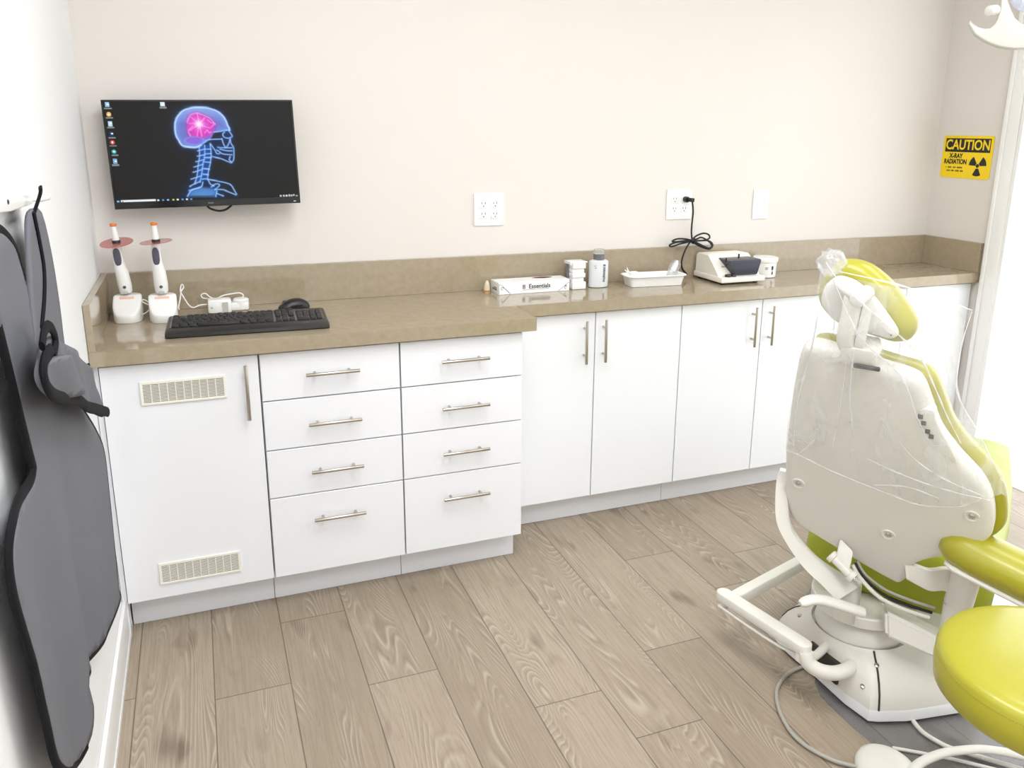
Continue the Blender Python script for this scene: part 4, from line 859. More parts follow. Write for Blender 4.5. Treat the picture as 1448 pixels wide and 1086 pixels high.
# ------------------------------------------------------------------ white tray with a scoop and a clear spatula
TR = (2.008, -.128, H)
t = thing('instrument_tray', 'white rectangular plastic tray left of the cream mixing machine', 'tray', TR)
a_ = math.radians(-4); fr = (Vector(TR), (math.cos(a_), math.sin(a_), 0), (-math.sin(a_), math.cos(a_), 0), (0, 0, 1))
bm = new(); o2 = rrect(.252, .106, .026, 6)
pad(bm, o2, [(.020, .0008), (.014, .0012), (.004, .040), (-.005, .0415), (-.006, .043), (-.005, .0445), (.0, .0455), (.002, .0445), (.006, .040), (.017, .004)], fr)
obj('tray_body', bm, 'white_pl', t, smooth=50)
t = thing('white_scoop', 'small white forked scoop on the left rim of the white tray', 'scoop', (1.905, -.10, H+.045))
bm = new(); lathe(bm, [(.018, 0), (.021, .004), (.020, .009), (.012, .012), (.002, .013)], (1.922, -.118, H+.046), seg=24, sy=.8); obj('bowl', bm, 'white_pl', t)
bm = new(); tube(bm, [(1.908, -.11, H+.052), (1.902, -.105, H+.060), (1.8985, -.102, H+.073)], [.004, .003, .0015], 8); tube(bm, [(1.906, -.112, H+.052), (1.893, -.112, H+.058), (1.882, -.115, H+.066)], [.004, .003, .0015], 8); obj('prong', bm, 'white_pl', t)
t = thing('clear_spatula', 'clear plastic spatula leaning out of the right end of the tray', 'spatula', (2.09, -.12, H+.02))
bm = new(); slab(bm, [(-.016, 0), (.016, 0), (.021, .05), (.022, .085), (.012, .10), (-.012, .10), (-.022, .085), (-.021, .05)], 0, .004, (Vector((2.083, -.125, H+.014)), Vector((.9, -.3, -.3)).normalized(), Vector((.47, .30, .62)).normalized(), Vector((-.1, -.9, .4)).normalized()), .001)
obj('blade', bm, 'clear', t)
bm = new(); tube(bm, [Vector((2.083, -.125, H+.014))+Vector((.47, .30, .62)).normalized()*s for s in (.045, .06, .08, .098)], [.009, .012, .012, .006], 10, flat=.5); obj('rounded_tip', bm, 'white_pl', t)

# ------------------------------------------------------------------ cream mixing machine, its cord, and the tub
t = thing('amalgam_mixer', 'cream wedge-shaped dental mixing machine with a black lid, right of the white tray', 'machine', (2.37, -.13, H))
bm = new()
for x in (2.285, 2.445):
    for y in (-.21, -.05): lathe(bm, [(.010, .0005), (.010, .009)], (x, y, H), seg=16)
obj('foot', bm, 'rubber_cord', t)
bm = new(); 
skirt = [(-.236, .009), (-.240, .012), (-.236, .030), (-.205, .034), (-.03, .034), (-.028, .009)]
box(bm, (2.262, -.238, H+.009), (2.476, -.028, H+.031), .004)
obj('tray_base', bm, 'cream_pl', t)
bm = new(); prof = [(-.205, .0312), (-.203, .037), (-.128, .106), (-.118, .111), (-.040, .1095), (-.032, .103), (-.030, .0312)]
loft(bm, [[Vector((x+s*0, y*(k)+(1-k)*-.115, H+.0312+(z-.0312)*k)) for y, z in prof] for x, k, s in ((2.268, .965, 0), (2.272, .99, 0), (2.280, 1, 0), (2.458, 1, 0), (2.466, .99, 0), (2.470, .965, 0))])
obj('housing', bm, 'cream_pl', t, smooth=35)
bm = new(); 
rings = []
for z, xa, xb, ya, yb_ in ((.0325, 2.336, 2.450, -.208, -.150), (.036, 2.333, 2.453, -.212, -.150), (.088, 2.312, 2.460, -.222, -.118), (.096, 2.308, 2.461, -.220, -.118), (.098, 2.312, 2.457, -.214, -.122)):
    rings.append([Vector((xa, ya, H+z)), Vector((xb, ya, H+z)), Vector((xb, yb_, H+z)), Vector((xa, yb_, H+z))])
loft(bm, rings); obj('lid', bm, 'slate', t, smooth=25, label='slate black clear-fronted lid')
bm = new(); tube(bm, [(2.303, -.20, H+.092), (2.299, -.205, H+.102), (2.301, -.206, H+.107)], .003, 8); tube(bm, [(2.40, -.15, H+.098), (2.40, -.15, H+.112)], .0035, 8); box(bm, (2.315, -.2222, H+.045), (2.33, -.219, H+.06)); obj('lid_catch', bm, 'black', t)
bm = new()
for x in (2.304, 2.330): lathe(bm, [(.0125, 0), (.0125, .007), (.010, .010)], (x, -.218, H+.0312), seg=20); 
obj('knob', bm, 'brown_knob', t)
bm = new()
for k, (dx, w) in enumerate(((0, .036), (.004, .03))):
    box(bm, (2.300+dx, -.1745+.004*k-.0015, H+.0655-.0045*k), (2.300+dx+w, -.1705+.004*k-.0035, H+.0675-.0045*k))
obj('printed_name', bm, 'print_grey', t, smooth=0)

bm = new(); q0 = [(2.232, -.040, 1.2435)]+D['cord']; tube(bm, spline(q0, 6), .0036, 10)
q = spline(D['cord2'], 6); q = [Vector((p.x, p.y, max(p.z, H+.006))) for p in q]; tube(bm, q, .0036, 10)
for lp in D['loops']: tube(bm, spline(lp, 6), .0036, 10)
pc = obj('power_cord', bm, 'rubber_cord', t, label='bundled black power cord')
bm = new(); c = Vector(D['loops'][0][0]); tube(bm, [c+Vector((.004*math.cos(a)*1.2, -.010+.016*math.sin(a)*.9, .012*math.sin(a)*.2+.010*math.cos(a))) for a in [2*PI*i/16 for i in range(16)]], .0022, 8, closed=True); obj('cable_tie', bm, 'rubber_cord', pc)
bm = new(); rod(bm, (2.2105, -.0092, 1.246), (2.2125, -.030, 1.2455), .0125, 16, .003); rod(bm, (2.2125, -.029, 1.2455), (2.236, -.042, 1.243), .0085, 14, .002); obj('plug', bm, 'black', pc)

t = thing('white_tub', 'white round lidded tub with blue print behind the cream machine', 'tub', (2.572, -.105, H))
bm = new(); lathe(bm, [(.044, .0008), (.047, .003), (.0495, .066)], (2.572, -.105, H), seg=40); obj('body', bm, 'white_pl', t)
bm = new(); lathe(bm, [(.0525, .0662), (.0535, .068), (.0535, .083), (.0515, .086), (.02, .086)], (2.572, -.105, H), seg=40); obj('lid', bm, 'white_pl', t)
def on_tub(bm, a0, a1, z0, z1, n=4):
    vv = [[bm.verts.new((2.572+.0502*math.sin(a0+(a1-a0)*i/n), -.105-.0502*math.cos(a0+(a1-a0)*i/n), H+z)) for i in range(n+1)] for z in (z0, z1)]
    for i in range(n): bm.faces.new((vv[0][i], vv[0][i+1], vv[1][i+1], vv[1][i]))
bm = new(); on_tub(bm, -.05, .12, .036, .052, 2); on_tub(bm, -.02, .10, .016, .028, 2); on_tub(bm, .02, .06, .030, .034, 1); on_tub(bm, -.62, -.35, .044, .046); on_tub(bm, -.62, -.40, .038, .040); obj('dark_print', bm, 'print', t, smooth=0)
bm = new(); on_tub(bm, .78, 1.0, .028, .056); on_tub(bm, .72, .78, .034, .05, 1); obj('blue_print', bm, 'print_blue', t, smooth=0)
# ------------------------------------------------------------------ apron on the left wall
t = thing('hook_rail', 'white plastic hook rail on the left wall above the hanging apron', 'hook rail', (0, -1.35, 1.40))
bm = new(); slab(bm, [(-y, z) for y, z in D['rail_hook']], 0, .026, ((.0005, 0, 0), (0, -1, 0), (0, 0, 1), (1, 0, 0)), .003); obj('rail', bm, 'white_pl', t)
bm = new(); lathe(bm, [(.004, 0), (.004, .0012), (.002, .002)], (.0265, -1.432, 1.398), (1, 0, 0), 12); obj('screw', bm, 'dark_slot', t)
bm = new(); tube(bm, [(.026, -1.205, 1.384), (.040, -1.205, 1.383), (.054, -1.207, 1.386), (.056, -1.208, 1.394)], .004, 10); obj('hook', bm, 'white_pl', t)

def ap_x(y, z):
    low = max(0, min(1, (1.3-z)/.9)); w = max(0, min(1, (-1.08-y)/.28)); w = w*w*(3-2*w)
    return .036+.010*math.sin((y*.9+z*.12)*24)*low*w+.0015*math.sin(y*50+z*4)*low*w+.002*math.sin(z*7+y*4)*w
root = thing('lead_apron', 'grey protective x-ray apron with black binding hanging on the left wall', 'apron', (.03, -1.35, 1.38))
bm = sheet(sp2(D['apron'], 3), .022, lambda a, b: (ap_x(a, b), a, b))
bm.transform(WM(root).inverted())
o = obj('apron_panel', bm, 'apron', root, world=False, smooth=180); thicken(o, .008)
def bind(name, pts, r=.0085, off=.0):
    bm = new(); q = spline([(0, a, b) for a, b in pts], 8); tube(bm, [Vector((ap_x(p.y, p.z)+off, p.y, p.z)) for p in q], r, 10, flat=.55, up=(1, 0, 0)); return obj(name, bm, 'binding', root)
bind('edge_binding', D['apR']); bind('edge_binding', D['apBot'], .010); bind('edge_binding', D['apNeck'], .010); bind('edge_binding', D['apCol'], .006, .006)
bm = new(); q = spline([(ap_x(*D['apHook'][1])+.004, *D['apHook'][1]), (.050, *D['apHook'][0]), (.052, D['apHook'][0][0]-.004, D['apHook'][0][1]+.012)], 6); tube(bm, q, .007, 10, flat=.4, up=(1, 0, 0)); obj('hanging_loop', bm, 'binding', root)
# right shoulder strap: a folded fabric flap held by a black webbing loop
def flat_piece(name, o2, x, th, m_, bev=.004, lean=0.):
    bm = new(); slab(bm, [(-y, z) for y, z in o2], 0, th, ((x, 0, 0), (0, -1, 0), (0, 0, 1), (1, 0, 0)), bev); return obj(name, bm, m_, root)
po = D['pouchOut']
fx = lambda a, b: .071+.004*math.sin(a*40+b*20)
bm = sheet(sp2(po, 3), .014, lambda a, b: (fx(a, b), a, b)); bm.transform(WM(root).inverted())
o = obj('shoulder_flap', bm, 'apron', root, world=False, smooth=180); thicken(o, .008)
def edge_tape(name, pts, x, r, n=8):
    bm = new(); q = spline([(x, a, b) for a, b in pts], n); tube(bm, q, r, 10, flat=.45, up=(1, 0, 0)); return obj(name, bm, 'binding', root)
edge_tape('flap_binding', po[5:9], .073, .0085); edge_tape('flap_binding', po[7:]+po[:2], .082, .012)
bm = sheet(sp2(D['flapRoll']+[po[11], po[12], po[13]], 3), .014, lambda a, b: (.084+.010*math.sin((a+b)*30), a, b)); bm.transform(WM(root).inverted())
o = obj('rolled_flap', bm, 'apron', root, world=False, smooth=180); thicken(o, .010)
edge_tape('webbing_loop', D['loop'], .080, .010)

# ------------------------------------------------------------------ dental chair
Bv, Rv, Uv, Nv, Fv = (Vector(D[k]) for k in ('B', 'R', 'Ub', 'N', 'F'))
ch = thing('dental_chair', 'lime green and warm grey dental chair seen from behind, on a flared base', 'dental chair', (2.0, -1.43, 0))
FB = (Bv, Rv, Uv, Nv)
def inb(u, v, n): return Bv+Rv*u+Uv*v+Nv*n
sh2 = sp2(D['shell'], 4)
bm = new()
pad(bm, sh2, [(.022, -.004), (.016, -.0028), (.010, -.001), (.004, .004), (0, .012), (0, .034), (.012, .036)], FB)
shell = obj('backrest_shell', bm, 'shell_pl', ch, smooth=60)
for u, v in D['screws']:
    bm = new(); lathe(bm, [(.017, .004), (.0165, .0075), (.0135, .0075), (.012, .0045)], inb(u, v, 0), -Nv, 24); lathe(bm, [(.0075, .004), (.0075, .0065), (.005, .0085), (.001, .009)], inb(u, v, 0), -Nv, 16, mi=1)
    obj('screw_cup', bm, ['shell_pl', 'steel_bright'], shell)
bm = new(); up_ = [(a, b) for a, b in sh2 if b > -.10]
cush = [(a*1.0+.012, -.10+(b+.10)*.958) for a, b in up_]
pad(bm, cush, [(.010, .037), (-.004, .044), (-.010, .060), (-.008, .082), (.006, .100), (.030, .112), (.06, .115)], FB)
obj('back_cushion', bm, 'vinyl', ch, smooth=70)
# side control pod on the right flank of the back
bm = new(); slab(bm, sp2(D['pod'], 4), -.006, .020, FB, .003); obj('side_pod', bm, 'shell_pl', ch)
for a, b in D['podbtn']:
    bm = new(); slab(bm, [(a+.005*x, b+.006*y) for x, y in ((-1, -1), (1, -1), (1, 1), (-1, 1))], -.0075, -.005, FB); obj('pod_button', bm, 'dark_slot', ch)
# headrest
HBv, hr, hu, nf = (Vector(D[k]) for k in ('HB', 'hr', 'hu', 'nf')); FH = (HBv, hr, hu, nf)
pl2 = sp2(D['plate'], 4)
bm = new(); pad(bm, pl2, [(.02, -.004), (.008, -.002), (.001, .003), (0, .012), (.004, .013)], FH); hp = obj('headrest_plate', bm, 'shell_pl', ch, smooth=50)
bm = new(); pad(bm, pl2, [(.003, .0135), (-.014, .019), (-.022, .036), (-.021, .056), (-.012, .076), (.006, .090), (.028, .096)], FH); obj('headrest_pillow', bm, 'vinyl', ch, smooth=70)
k0, k1 = ((HBv+hr*a+hu*b) for a, b in D['knob'])
bm = new(); rod(bm, k0-nf*.052, k0-nf*.001, .0155, 24, .003); obj('headrest_knob', bm, 'ivory_pl', ch)
bm = new(); tube(bm, spline([k0-nf*.030, (k0+k1)/2-nf*.022, k1-nf*.012, k1-nf*.002+hr*-.012], 5), .0145, 16); obj('headrest_pivot', bm, 'ivory_pl', ch)
st = [inb(u, v, -.01) for u, v in D['stem']]
bm = new(); tube(bm, spline([k0-nf*.020-hr*.022, st[1].lerp(k0-nf*.02, .5)-Rv*.010, st[1], st[2]+Nv*.01], 5), .019, 20, flat=.62, up=tuple(Nv), square=.35); obj('headrest_stem', bm, 'ivory_pl', ch)
bm = new(); tube(bm, spline([k0-nf*.012-Uv*.018+Rv*.006, st[4]+Rv*.004, st[4]-Uv*.03+Nv*.006], 5), .011, 16, flat=.7, up=tuple(Nv), square=.35); obj('release_lever', bm, 'ivory_pl', ch)
bm = new(); cc = st[2]+Uv*.012+Rv*.012
slab(bm, rrect(.075, .045, .012), -.012, .045, (cc, Rv, Uv, Nv), .005); obj('stem_socket', bm, 'ivory_pl', ch)
bm = new(); slab(bm, rrect(.055, .010, .003), -.018, -.0125, (cc-Uv*.020+Rv*.02, Rv, Uv, Nv), .001); obj('socket_gasket', bm, 'dark_slot', ch)
# side arms of the cradle
def cradle(pairs, th):
    n = len(pairs); A = spline([p[0] for p in pairs], 5); C = spline([p[1] for p in pairs], 5); rings = []
    dv = Vector((.62, .75, -.2)).normalized()*th
    for a, c in zip(A, C):
        e = (c-a)*.12
        rings.append([a+e*.2, a+dv*.15, a+dv*.85, a+e+dv, c-e+dv, c+dv*.85, c+dv*.15, c-e, a+e])
    bm = new(); loft(bm, rings); return obj('cradle_arm', bm, 'ivory_pl', ch, smooth=50)
cradle(D['left_arm'], .05); cradle(D['right_bracket'], .03)
# seat and leg rest (run forward from the back)
Rf, Ff = Vector(D['R']), Vector(D['F'])
O = Vector((Bv.x, Bv.y, 0))+Ff*.125-Rf*.005
def inS(r, f, z): return O+Rf*r+Ff*f+Vector((0, 0, z))
bm = new(); rings = []
for f, hw, z0, z1 in ((.045, .20, .31, .39), (.055, .225, .272, .43), (.09, .245, .25, .455), (.30, .245, .245, .44), (.55, .24, .26, .425), (.80, .225, .29, .42), (1.05, .20, .31, .405), (1.22, .18, .33, .40), (1.25, .15, .345, .385)):
    rg = []
    for i in range(28):
        a = 2*PI*i/28; c_, s_ = math.cos(a), math.sin(a); c_ = math.copysign(abs(c_)**.45, c_); s_ = math.copysign(abs(s_)**.6, s_)
        rg.append(inS(hw*c_, f, (z0+z1)/2+(z1-z0)/2*s_))
    rings.append(rg)
loft(bm, rings); obj('seat_cushion', bm, 'vinyl_back', ch, smooth=60)
# lift: column, disc, beam, hinge, lever, base
c0, c1 = (Vector(p) for p in D['column'])
bm = new(); slab(bm, rrect(.062, .062, .016), 0, .115, (Vector((c0.x, c0.y, .232)), Rf, Ff, (0, 0, 1)), .003); obj('lift_column', bm, 'ivory_pl', ch, smooth=45)
dc = Vector((1.985, -1.43, .222))
bm = new(); lathe(bm, [(.10, -.004), (.138, .0), (.142, .004), (.142, .030), (.138, .034), (.10, .036)], dc, seg=56); obj('swivel_plate', bm, 'ivory_pl', ch)
b_ = [Vector(p) for p in D['beam']]
def ext(a, b, k): return a+(b-a)*k
bm = new()
tA, tB, fA, fB, bA, bB = b_[0], ext(b_[0], b_[1], 1.5), b_[2], ext(b_[2], b_[3], 1.5), b_[4], ext(b_[4], b_[5], 1.5)
dd = Vector((tA.x-fA.x, tA.y-fA.y, 0))
loft(bm, [[fA, tA, bA+dd, bA], [fB, tB, bB+dd, bB]])
bmesh.ops.bevel(bm, geom=bm.edges[:], offset=.008, segments=3, affect='EDGES'); obj('link_beam', bm, 'ivory_pl', ch, smooth=40)
h0, h1 = (Vector(p) for p in D['hinge'])
hd = (h1-h0).normalized()
bm = new(); rod(bm, h0-hd*.010, h1+hd*.010, .012, 20, .002); rod(bm, h0-hd*.016, h0-hd*.002, .0165, 20, .003); rod(bm, h1+hd*.002, h1+hd*.016, .0165, 20, .003)
hg = obj('recline_hinge', bm, 'ivory_pl', ch)
bm = new(); rod(bm, h1+hd*.0155, h1+hd*.0175, .006, 12); obj('hinge_bolt', bm, 'steel_bright', hg)
hm = (h0+h1)/2; bm = new(); dn_ = (Uv*.035+Nv*.045).normalized(); sn_ = hd.cross(dn_).normalized()
slab(bm, rrect((h1-h0).length*.95, .062, .008), -.011, .011, (hm+dn_*.026, hd, dn_, sn_), .003); obj('hinge_lug', bm, 'ivory_pl', ch)

for k in range(3):
    bm = new(); s = h1+Nv*(.03+.008*k)+Rf*.004*k
    tube(bm, spline([s, s+Vector((.012, -.02, -.03)), s+Vector((.05, -.055, -.075+.006*k)), s+Vector((.10, -.09, -.10+.008*k)), s+Vector((.16, -.12, -.12+.008*k))], 6), .0055 if k == 0 else .004, 10)
    obj('cable', bm, ('ivory_pl', 'rubber_cord', 'grey_hose')[k], ch)
bm = new(); tube(bm, spline(D['lever'], 5), [.010, .013]+[.016+.003*min(1, i/10) for i in range(24)], 16, flat=.7, up=(0, 0, 1)); obj('swivel_lever', bm, 'ivory_pl', ch)
bm = new(); lathe(bm, [(.06, .12), (.105, .135), (.118, .150), (.122, .170), (.115, .195), (.095, .214), (.07, .222)], (1.975, -1.435, 0), seg=56); obj('bellows', bm, 'shell_pl', ch)
# base casting: flared foot blending into the round collar
foot = [(1.842, -1.545), (1.853, -1.628), (1.95, -1.662), (2.12, -1.69), (2.45, -1.70), (2.70, -1.62), (2.74, -1.43), (2.70, -1.24), (2.45, -1.16), (2.12, -1.17), (1.95, -1.19), (1.853, -1.225), (1.842, -1.30), (1.845, -1.42)]
def resample(o2, n):
    P = [Vector((a, b)) for a, b in o2]; L = [(P[(i+1) % len(P)]-P[i]).length for i in range(len(P))]; T_ = sum(L); out = []
    for k in range(n):
        s = T_*k/n; i = 0
        while s > L[i]: s -= L[i]; i += 1
        out.append(P[i].lerp(P[(i+1) % len(P)], s/L[i]))
    return out
Cc = Vector((1.985, -1.43)); rf = resample(foot, 96)
col_ = []
for p in rf:
    d = (p-Cc).normalized(); col_.append(Cc+d*.135)
def blend(k, z, e=1.): return [Vector((*(p.lerp(q, k)), z)) for p, q in zip(rf, col_)]
bm = new()
loft(bm, [blend(.0, .012), blend(-.0, .014), blend(.0, .040), blend(.02, .044)])
obj('base_plate', bm, 'base_white', ch, smooth=40)
bm = new()
zs = [(.02, .0445), (.05, .062), (.12, .085), (.26, .108), (.45, .128), (.65, .142), (.85, .152), (.97, .160), (1.0, .163), (1.03, .160), (1.05, .150)]
vr = loft(bm, [blend(k, z) for k, z in zs])
obj('base_cover', bm, 'ivory_pl', ch, smooth=50)
for s in (-1, 1):
    bm = new(); pts = []
    for k, z in zs[:8]:
        best = min(blend(k, z), key=lambda p: abs(p.x-(1.872+.045*k))+(0 if (p.y+1.43)*s > 0 else 9)); pts.append(best)
    tube(bm, pts, .0028, 8); obj('cover_seam', bm, 'dark_slot', ch)
def on_base(k, x, s):
    z = np.interp(k, [a for a, b in zs[:9]], [b for a, b in zs[:9]])
    return min(blend(k, float(z)), key=lambda p: abs(p.x-x)+(0 if (p.y+1.43)*s > 0 else 9))
for k, x, s in ((.55, 1.872, 1), (.62, 1.905, -1), (.16, 1.857, -1)):
    bm = new(); p = on_base(k, x, s); lathe(bm, [(.0065, -.002), (.0065, .003), (.003, .0045)], p, (-.3, s*.3, 1), 14); obj('base_screw', bm, 'steel', ch)
bm = new(); box(bm, (1.836, -1.515, .046), (1.875, -1.395, .112), .006); obj('arm_slot_shade', bm, 'dark_slot', ch)  # solid dark box on the nose, its colour stands for shade inside the slot
e_ = [Vector(p) for p in D['elbow']]
bm = new(); tube(bm, spline(e_, 6), .0195, 20); obj('elbow_tube', bm, 'ivory_pl', ch)
bm = new(); tube(bm, spline([(1.862, -1.44, .125), (1.80, -1.475, .133), (1.745, -1.498, .140)], 5), .012, 14); obj('brace_tube', bm, 'ivory_pl', ch)
rN, rF = (Vector(p) for p in D['rail']); rd = (rF-rN).normalized(); rs_ = rd.cross(Vector((0, 0, 1)))
def barbox(a, b, hw, h, name, m_='ivory_pl'):
    a, b = Vector(a), Vector(b); d = (b-a).normalized(); s = d.cross(Vector((0, 0, 1))).normalized(); L = (b-a).length
    o2 = [(p[0]+L/2, p[1]) for p in rrect(L+hw*2, hw*2, hw*.95, 6)]
    bm = new(); slab(bm, o2, 0, -h, (a, d, -s, (0, 0, 1)), .003); return obj(name, bm, m_, ch, smooth=45)
barbox(rN, rF, .021, .028, 'holder_rail')
bm = new(); 
for p, r0 in ((rN, .020), (rF, .016)): lathe(bm, [(r0, -.052), (r0, -.0285)], p, seg=24)
obj('rail_pivot', bm, 'ivory_pl', ch)
a0, a1 = (Vector(p) for p in D['railarm'])
barbox(a0, a1, .0175, .036, 'holder_arm')
bm = new(); tube(bm, spline([rN+Vector((.0, -.02, -.04)), rN.lerp(rF, .25)+Vector((-.01, 0, -.05)), rN.lerp(rF, .6)+Vector((-.012, 0, -.05)), rF+Vector((-.015, 0, -.045))], 6), .005, 10); obj('cable', bm, 'ivory_pl', ch)
# right armrest with post
aa = [Vector(p) for p in D['armrest']]
bm = new(); ad = (aa[2]-aa[0]).normalized()
q = [aa[0]-ad*.050, aa[0]-ad*.046, aa[0]-ad*.030, aa[0]-ad*.008]+[aa[0].lerp(aa[2], k) for k in (.15, .4, .7, 1., 1.35)]
tube(bm, q, [.010, .030, .047, .058, .063, .064, .064, .064, .063], 24, flat=.84, up=(0, 0, 1)); obj('armrest_pad', bm, 'vinyl', ch, smooth=60)
bm = new(); q2 = [p-Vector((0, 0, .046)) for p in q[2:]]; tube(bm, q2, [.036]+[.052]*6, 20, flat=.28, up=(0, 0, 1)); obj('armrest_tray', bm, 'shell_pl', ch, smooth=60)
p0, p1 = (Vector(p) for p in D['post'])
bm = new(); tube(bm, [p0+Vector((0, 0, .06)), p0, p1+Vector((0, 0, .03))], [.036, .034, .034], 20, flat=.8, square=.3); tube(bm, [p1+Vector((0, 0, .027)), p1-Vector((0, 0, .09))], .034, 20, flat=.8, square=.3); obj('armrest_post', bm, 'shell_pl', ch)
bm = new(); tube(bm, spline([Vector(p)+Vector((0, 0, z)) for p, z in zip(D['back_cable'], (.05, .02, .0))], 6), .008, 10); obj('cable', bm, 'ivory_pl', ch)

# ------------------------------------------------------------------ clear cover over the headrest and back
fc = thing('clear_chair_cover', 'wrinkled clear plastic cover draped over the chair headrest and back', 'plastic cover', tuple(inb(-.05, .5, -.03)))
def fold(a, b):
    return math.sin(a*30+2*math.sin(b*6))*.006+math.sin(a*52+b*14+1.3)*.003
def back_n(a, b):
    # hangs just behind the shell, stands off around the headrest knob
    top = max(0, min(1, (b-.52)/.18)); s = max(0, min(1, (a-.06)/.10)) 
    return (-.020-.075*top*max(0, 1-abs(a+.06)/.16))+abs(fold(a, b))*-1.2
bm = sheet(D['film'], .014, lambda a, b: tuple(inb(a, b, back_n(a, b))))
fo = [(a+.0, b) for a, b in D['film_front']]
lo = [(.24, .25), (.20, .24), (.12, .22)]
bm.transform(WM(fc).inverted())
o = obj('rear_film', bm, 'film', fc, world=False, smooth=180)
# creases: thin welded gathers that catch the light
bm = new()
CR = [[(-.115, .83), (-.075, .79), (.0, .70), (.055, .60), (.085, .52), (.115, .44), (.145, .37)], [(-.085, .822), (.034, .775), (.142, .72)], [(-.10, .80), (-.05, .66), (.02, .53), (.055, .42), (.085, .36)],
      [(-.242, .235), (-.205, .232), (-.12, .204), (.012, .164), (.072, .152), (.151, .177), (.19, .219)], [(-.09, .55), (-.11, .40), (-.125, .28)], [(-.07, .60), (-.085, .45), (-.08, .32)], [(-.14, .69), (-.17, .55), (-.205, .40), (-.22, .26)],
      [(-.205, .24), (-.17, .29), (-.15, .36)], [(-.02, .40), (.05, .30), (.12, .26), (.2, .235)], [(-.05, .27), (.04, .235), (.13, .225), (.215, .225)], [(.142, .715), (.128, .62), (.13, .51), (.18, .40), (.23, .285)], [(-.03, .19), (.04, .20), (.11, .195)]]
for c in CR:
    q = spline([inb(a, b, back_n(a, b)-.002) for a, b in c], 6); n = len(q); tube(bm, q, [.0007+.0019*math.sin(PI*i/(n-1))*(.6+.4*math.sin(i*1.7)) for i in range(n)], 6)
obj('crease', bm, M['film_crease'] if 'film_crease' in M else 'clear', fc)
bm = new(); tp = [inb(a, b, -.055) for a, b in ((-.132, .815), (-.105, .838), (-.085, .82), (-.108, .79))]
c = sum(tp, Vector())/4; ico = bmesh.ops.create_icosphere(bm, subdivisions=3, radius=.026, matrix=Matrix.Translation(c+Vector((.004, .01, -.002))))
for v in ico['verts']:
    d = (v.co-c); v.co += d.normalized()*.007*math.sin(d.x*300+d.z*210)*math.cos(d.y*260)
obj('gathered_corner', bm, 'film', fc, smooth=180)

# ------------------------------------------------------------------ stool, foot control, hoses, floor mat
SC_ = Vector((1.745, -2.142, .564))
t = thing('operator_stool', 'lime green round vinyl stool in the right foreground', 'stool', (SC_.x, SC_.y, 0))
bm = new(); r = .2075
lathe(bm, [(r-.035, -.085), (r-.008, -.083), (r, -.074), (r+.003, -.045), (r, -.014), (r-.004, -.006), (r-.012, -.0005), (r-.03, .004), (r-.08, .010), (.02, .013)], SC_, seg=96); obj('seat', bm, 'vinyl', t, smooth=60)
bm = new(); tube(bm, [SC_+Vector(((r-.006)*math.cos(a), (r-.006)*math.sin(a), -.009)) for a in [2*PI*i/96 for i in range(96)]], .0026, 8, closed=True); obj('piping', bm, 'vinyl', t)
bm = new()
for i in range(220):
    a = 2*PI*i/220; p = SC_+Vector(((r+.0008)*math.cos(a), (r+.0008)*math.sin(a), -.0205)); tt = Vector((-math.sin(a), math.cos(a), 0)); tube(bm, [p-tt*.0018, p+tt*.0018], .0007, 5)
obj('stitching', bm, 'stitch', t)
bm = new(); lathe(bm, [(.10, -.100), (.12, -.0855)], SC_, seg=32); rod(bm, (SC_.x, SC_.y, .12), (SC_.x, SC_.y, SC_.z-.098), .025, 24); rod(bm, (SC_.x, SC_.y, .07), (SC_.x, SC_.y, .26), .034, 24); obj('gas_lift', bm, 'cap_grey', t)
for i in range(5):
    a = 2*PI*i/5-.55; d = Vector((math.cos(a), math.sin(a), 0)); bm = new(); tube(bm, [Vector((SC_.x, SC_.y, .095))+d*.02, Vector((SC_.x, SC_.y, .088))+d*.12, Vector((SC_.x, SC_.y, .07))+d*.225], [.022, .019, .015], 14); l_ = obj('leg', bm, 'base_white', t)
    bm = new(); c = Vector((SC_.x, SC_.y, .026))+d*.225; s = Vector((-d.y, d.x, 0)); rod(bm, c-s*.011, c+s*.011, .0255, 20, .004); tube(bm, [c+Vector((0, 0, .02)), c+Vector((0, 0, .046))], .007, 8); obj('caster', bm, 'cap_grey', l_)
f0 = Vector(D['fc'][0])
t = thing('foot_control', 'white domed foot pedal with an arched grey handle on the floor', 'foot control', (f0.x, f0.y, 0))
bm = new(); lathe(bm, [(.062, .0006), (.068, .004), (.069, .016), (.064, .030), (.050, .042), (.028, .049), (.004, .051)], (f0.x+.003, f0.y-.012, 0), seg=40, sx=1.0, sy=1.15); obj('dome', bm, 'ivory_pl', t)
bm = new()
for a0, r0 in ((.5, .032), (2.2, .045), (-.4, .05)):
    tube(bm, [Vector((f0.x+.003+r0*math.cos(a0+k*.22), f0.y-.012+r0*math.sin(a0+k*.22)*1.15, .051-.55*r0*r0*9)) for k in range(5)], .0011, 6)
obj('moulded_mark', bm, 'dark_slot', t)
q = spline(D['fcring'], 8); q = [Vector((f0.x+.05, f0.y-.055, .03))]+q+[Vector((q[-1].x, q[-1].y-.08, .03))]
bm = new(); tube(bm, q, .0125, 14, flat=.7, up=(0, 0, 1)); obj('arched_handle', bm, 'shell_pl', t)
def hose(lab, key, m_, r=.0055):
    bm = new(); q = spline(D[key], 8); tube(bm, [Vector((p.x, p.y, r+.0032)) for p in q], r, 10); tag(obj('floor_hose', bm, m_), lab, 'hose')
hose('grey hose looping on the wood floor left of the chair base', 'hose', 'grey_hose')
hose('pale hose curving from under the chair base towards the stool', 'hose2', 'ivory_pl', .006)
hose('thin pale hose leaving the right side of the foot control', 'hose3', 'ivory_pl', .0045)
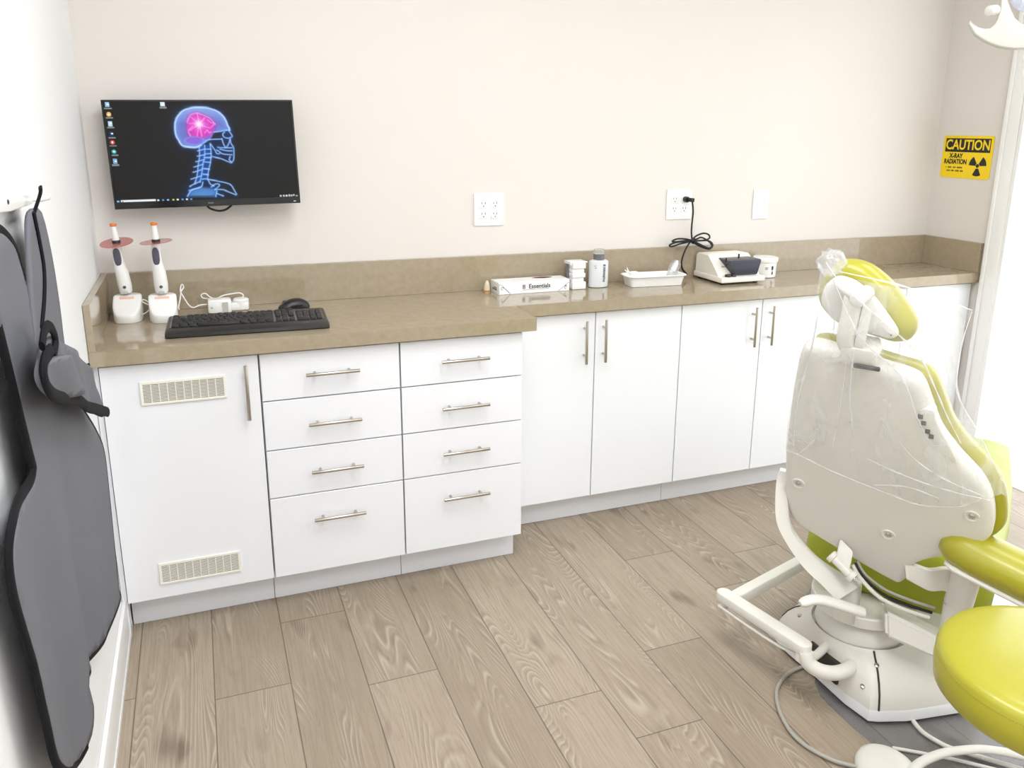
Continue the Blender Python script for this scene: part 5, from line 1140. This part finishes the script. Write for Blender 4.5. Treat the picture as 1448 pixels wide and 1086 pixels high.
m2 = [(p[0], p[1]) for p in D['mat']]+[(2.3, -2.15), (3.0, -2.0), (3.05, -1.0), (2.2, -1.0), (1.9, -1.2)]
bm = new(); slab(bm, m2, .0006, .0026, ((0, 0, 0), (1, 0, 0), (0, 1, 0), (0, 0, 1))); tag(obj('floor_mat', bm, 'floor_film', smooth=0), 'clear grey vinyl floor mat under the dental chair base', 'floor mat')

# ------------------------------------------------------------------ operatory light
cr = [Vector(p) for p in D['light_cres']]
t = thing('operatory_light', 'ivory dental lamp yoke with a curved handle at the top right', 'dental lamp', tuple(Vector(D['light_head'][0])))
viewn = Vector((.62, .75, -.22)).normalized(); xx = viewn.cross(Vector((0, 0, 1))).normalized(); yy = xx.cross(viewn)
o0 = cr[0]
flat2 = [((p-o0).dot(xx), (p-o0).dot(yy)) for p in cr]
bm = new(); slab(bm, flat2, -.012, .012, (o0, xx, yy, viewn), .004); obj('handle_yoke', bm, 'lamp_grey', t, smooth=45)
bm = new(); k0, k1 = (Vector(p) for p in D['light_knob']); rod(bm, k0, k1, .017, 20, .005); obj('knob', bm, 'shell_pl', t)
lh = Vector(D['light_head'][0])+Vector((.07, -.02, .07))
bm = new(); lathe(bm, [(.02, -.06), (.07, -.055), (.095, -.03), (.10, 0), (.095, .01)], lh, (-.25, -.45, -.86), 40, sx=1.25); obj('lamp_head', bm, 'base_white', t)
bm = new(); ico = bmesh.ops.create_icosphere(bm, subdivisions=3, radius=.05, matrix=Matrix.Translation(Vector(D['light_head'][0])+Vector((.012, 0, .012))))
c = Vector(D['light_head'][0])
for v in ico['verts']: v.co += (v.co-c).normalized()*.008*math.sin(v.co.x*260+v.co.z*190)*math.cos(v.co.y*210)
obj('handle_film', bm, 'film_blue', t, smooth=20)
bm = new(); tube(bm, spline([lh+Vector((0, .02, .04)), lh+Vector((.05, .04, .22)), lh+Vector((.10, .02, .40)), Vector((lh.x+.10, lh.y+.02, RZ-.03))], 6), .022, 16); obj('arm', bm, 'base_white', t)
bm = new(); lathe(bm, [(.09, 0), (.09, -.03), (.07, -.045)], (lh.x+.10, lh.y+.02, RZ-.0005), seg=32); obj('ceiling_mount', bm, 'base_white', t)
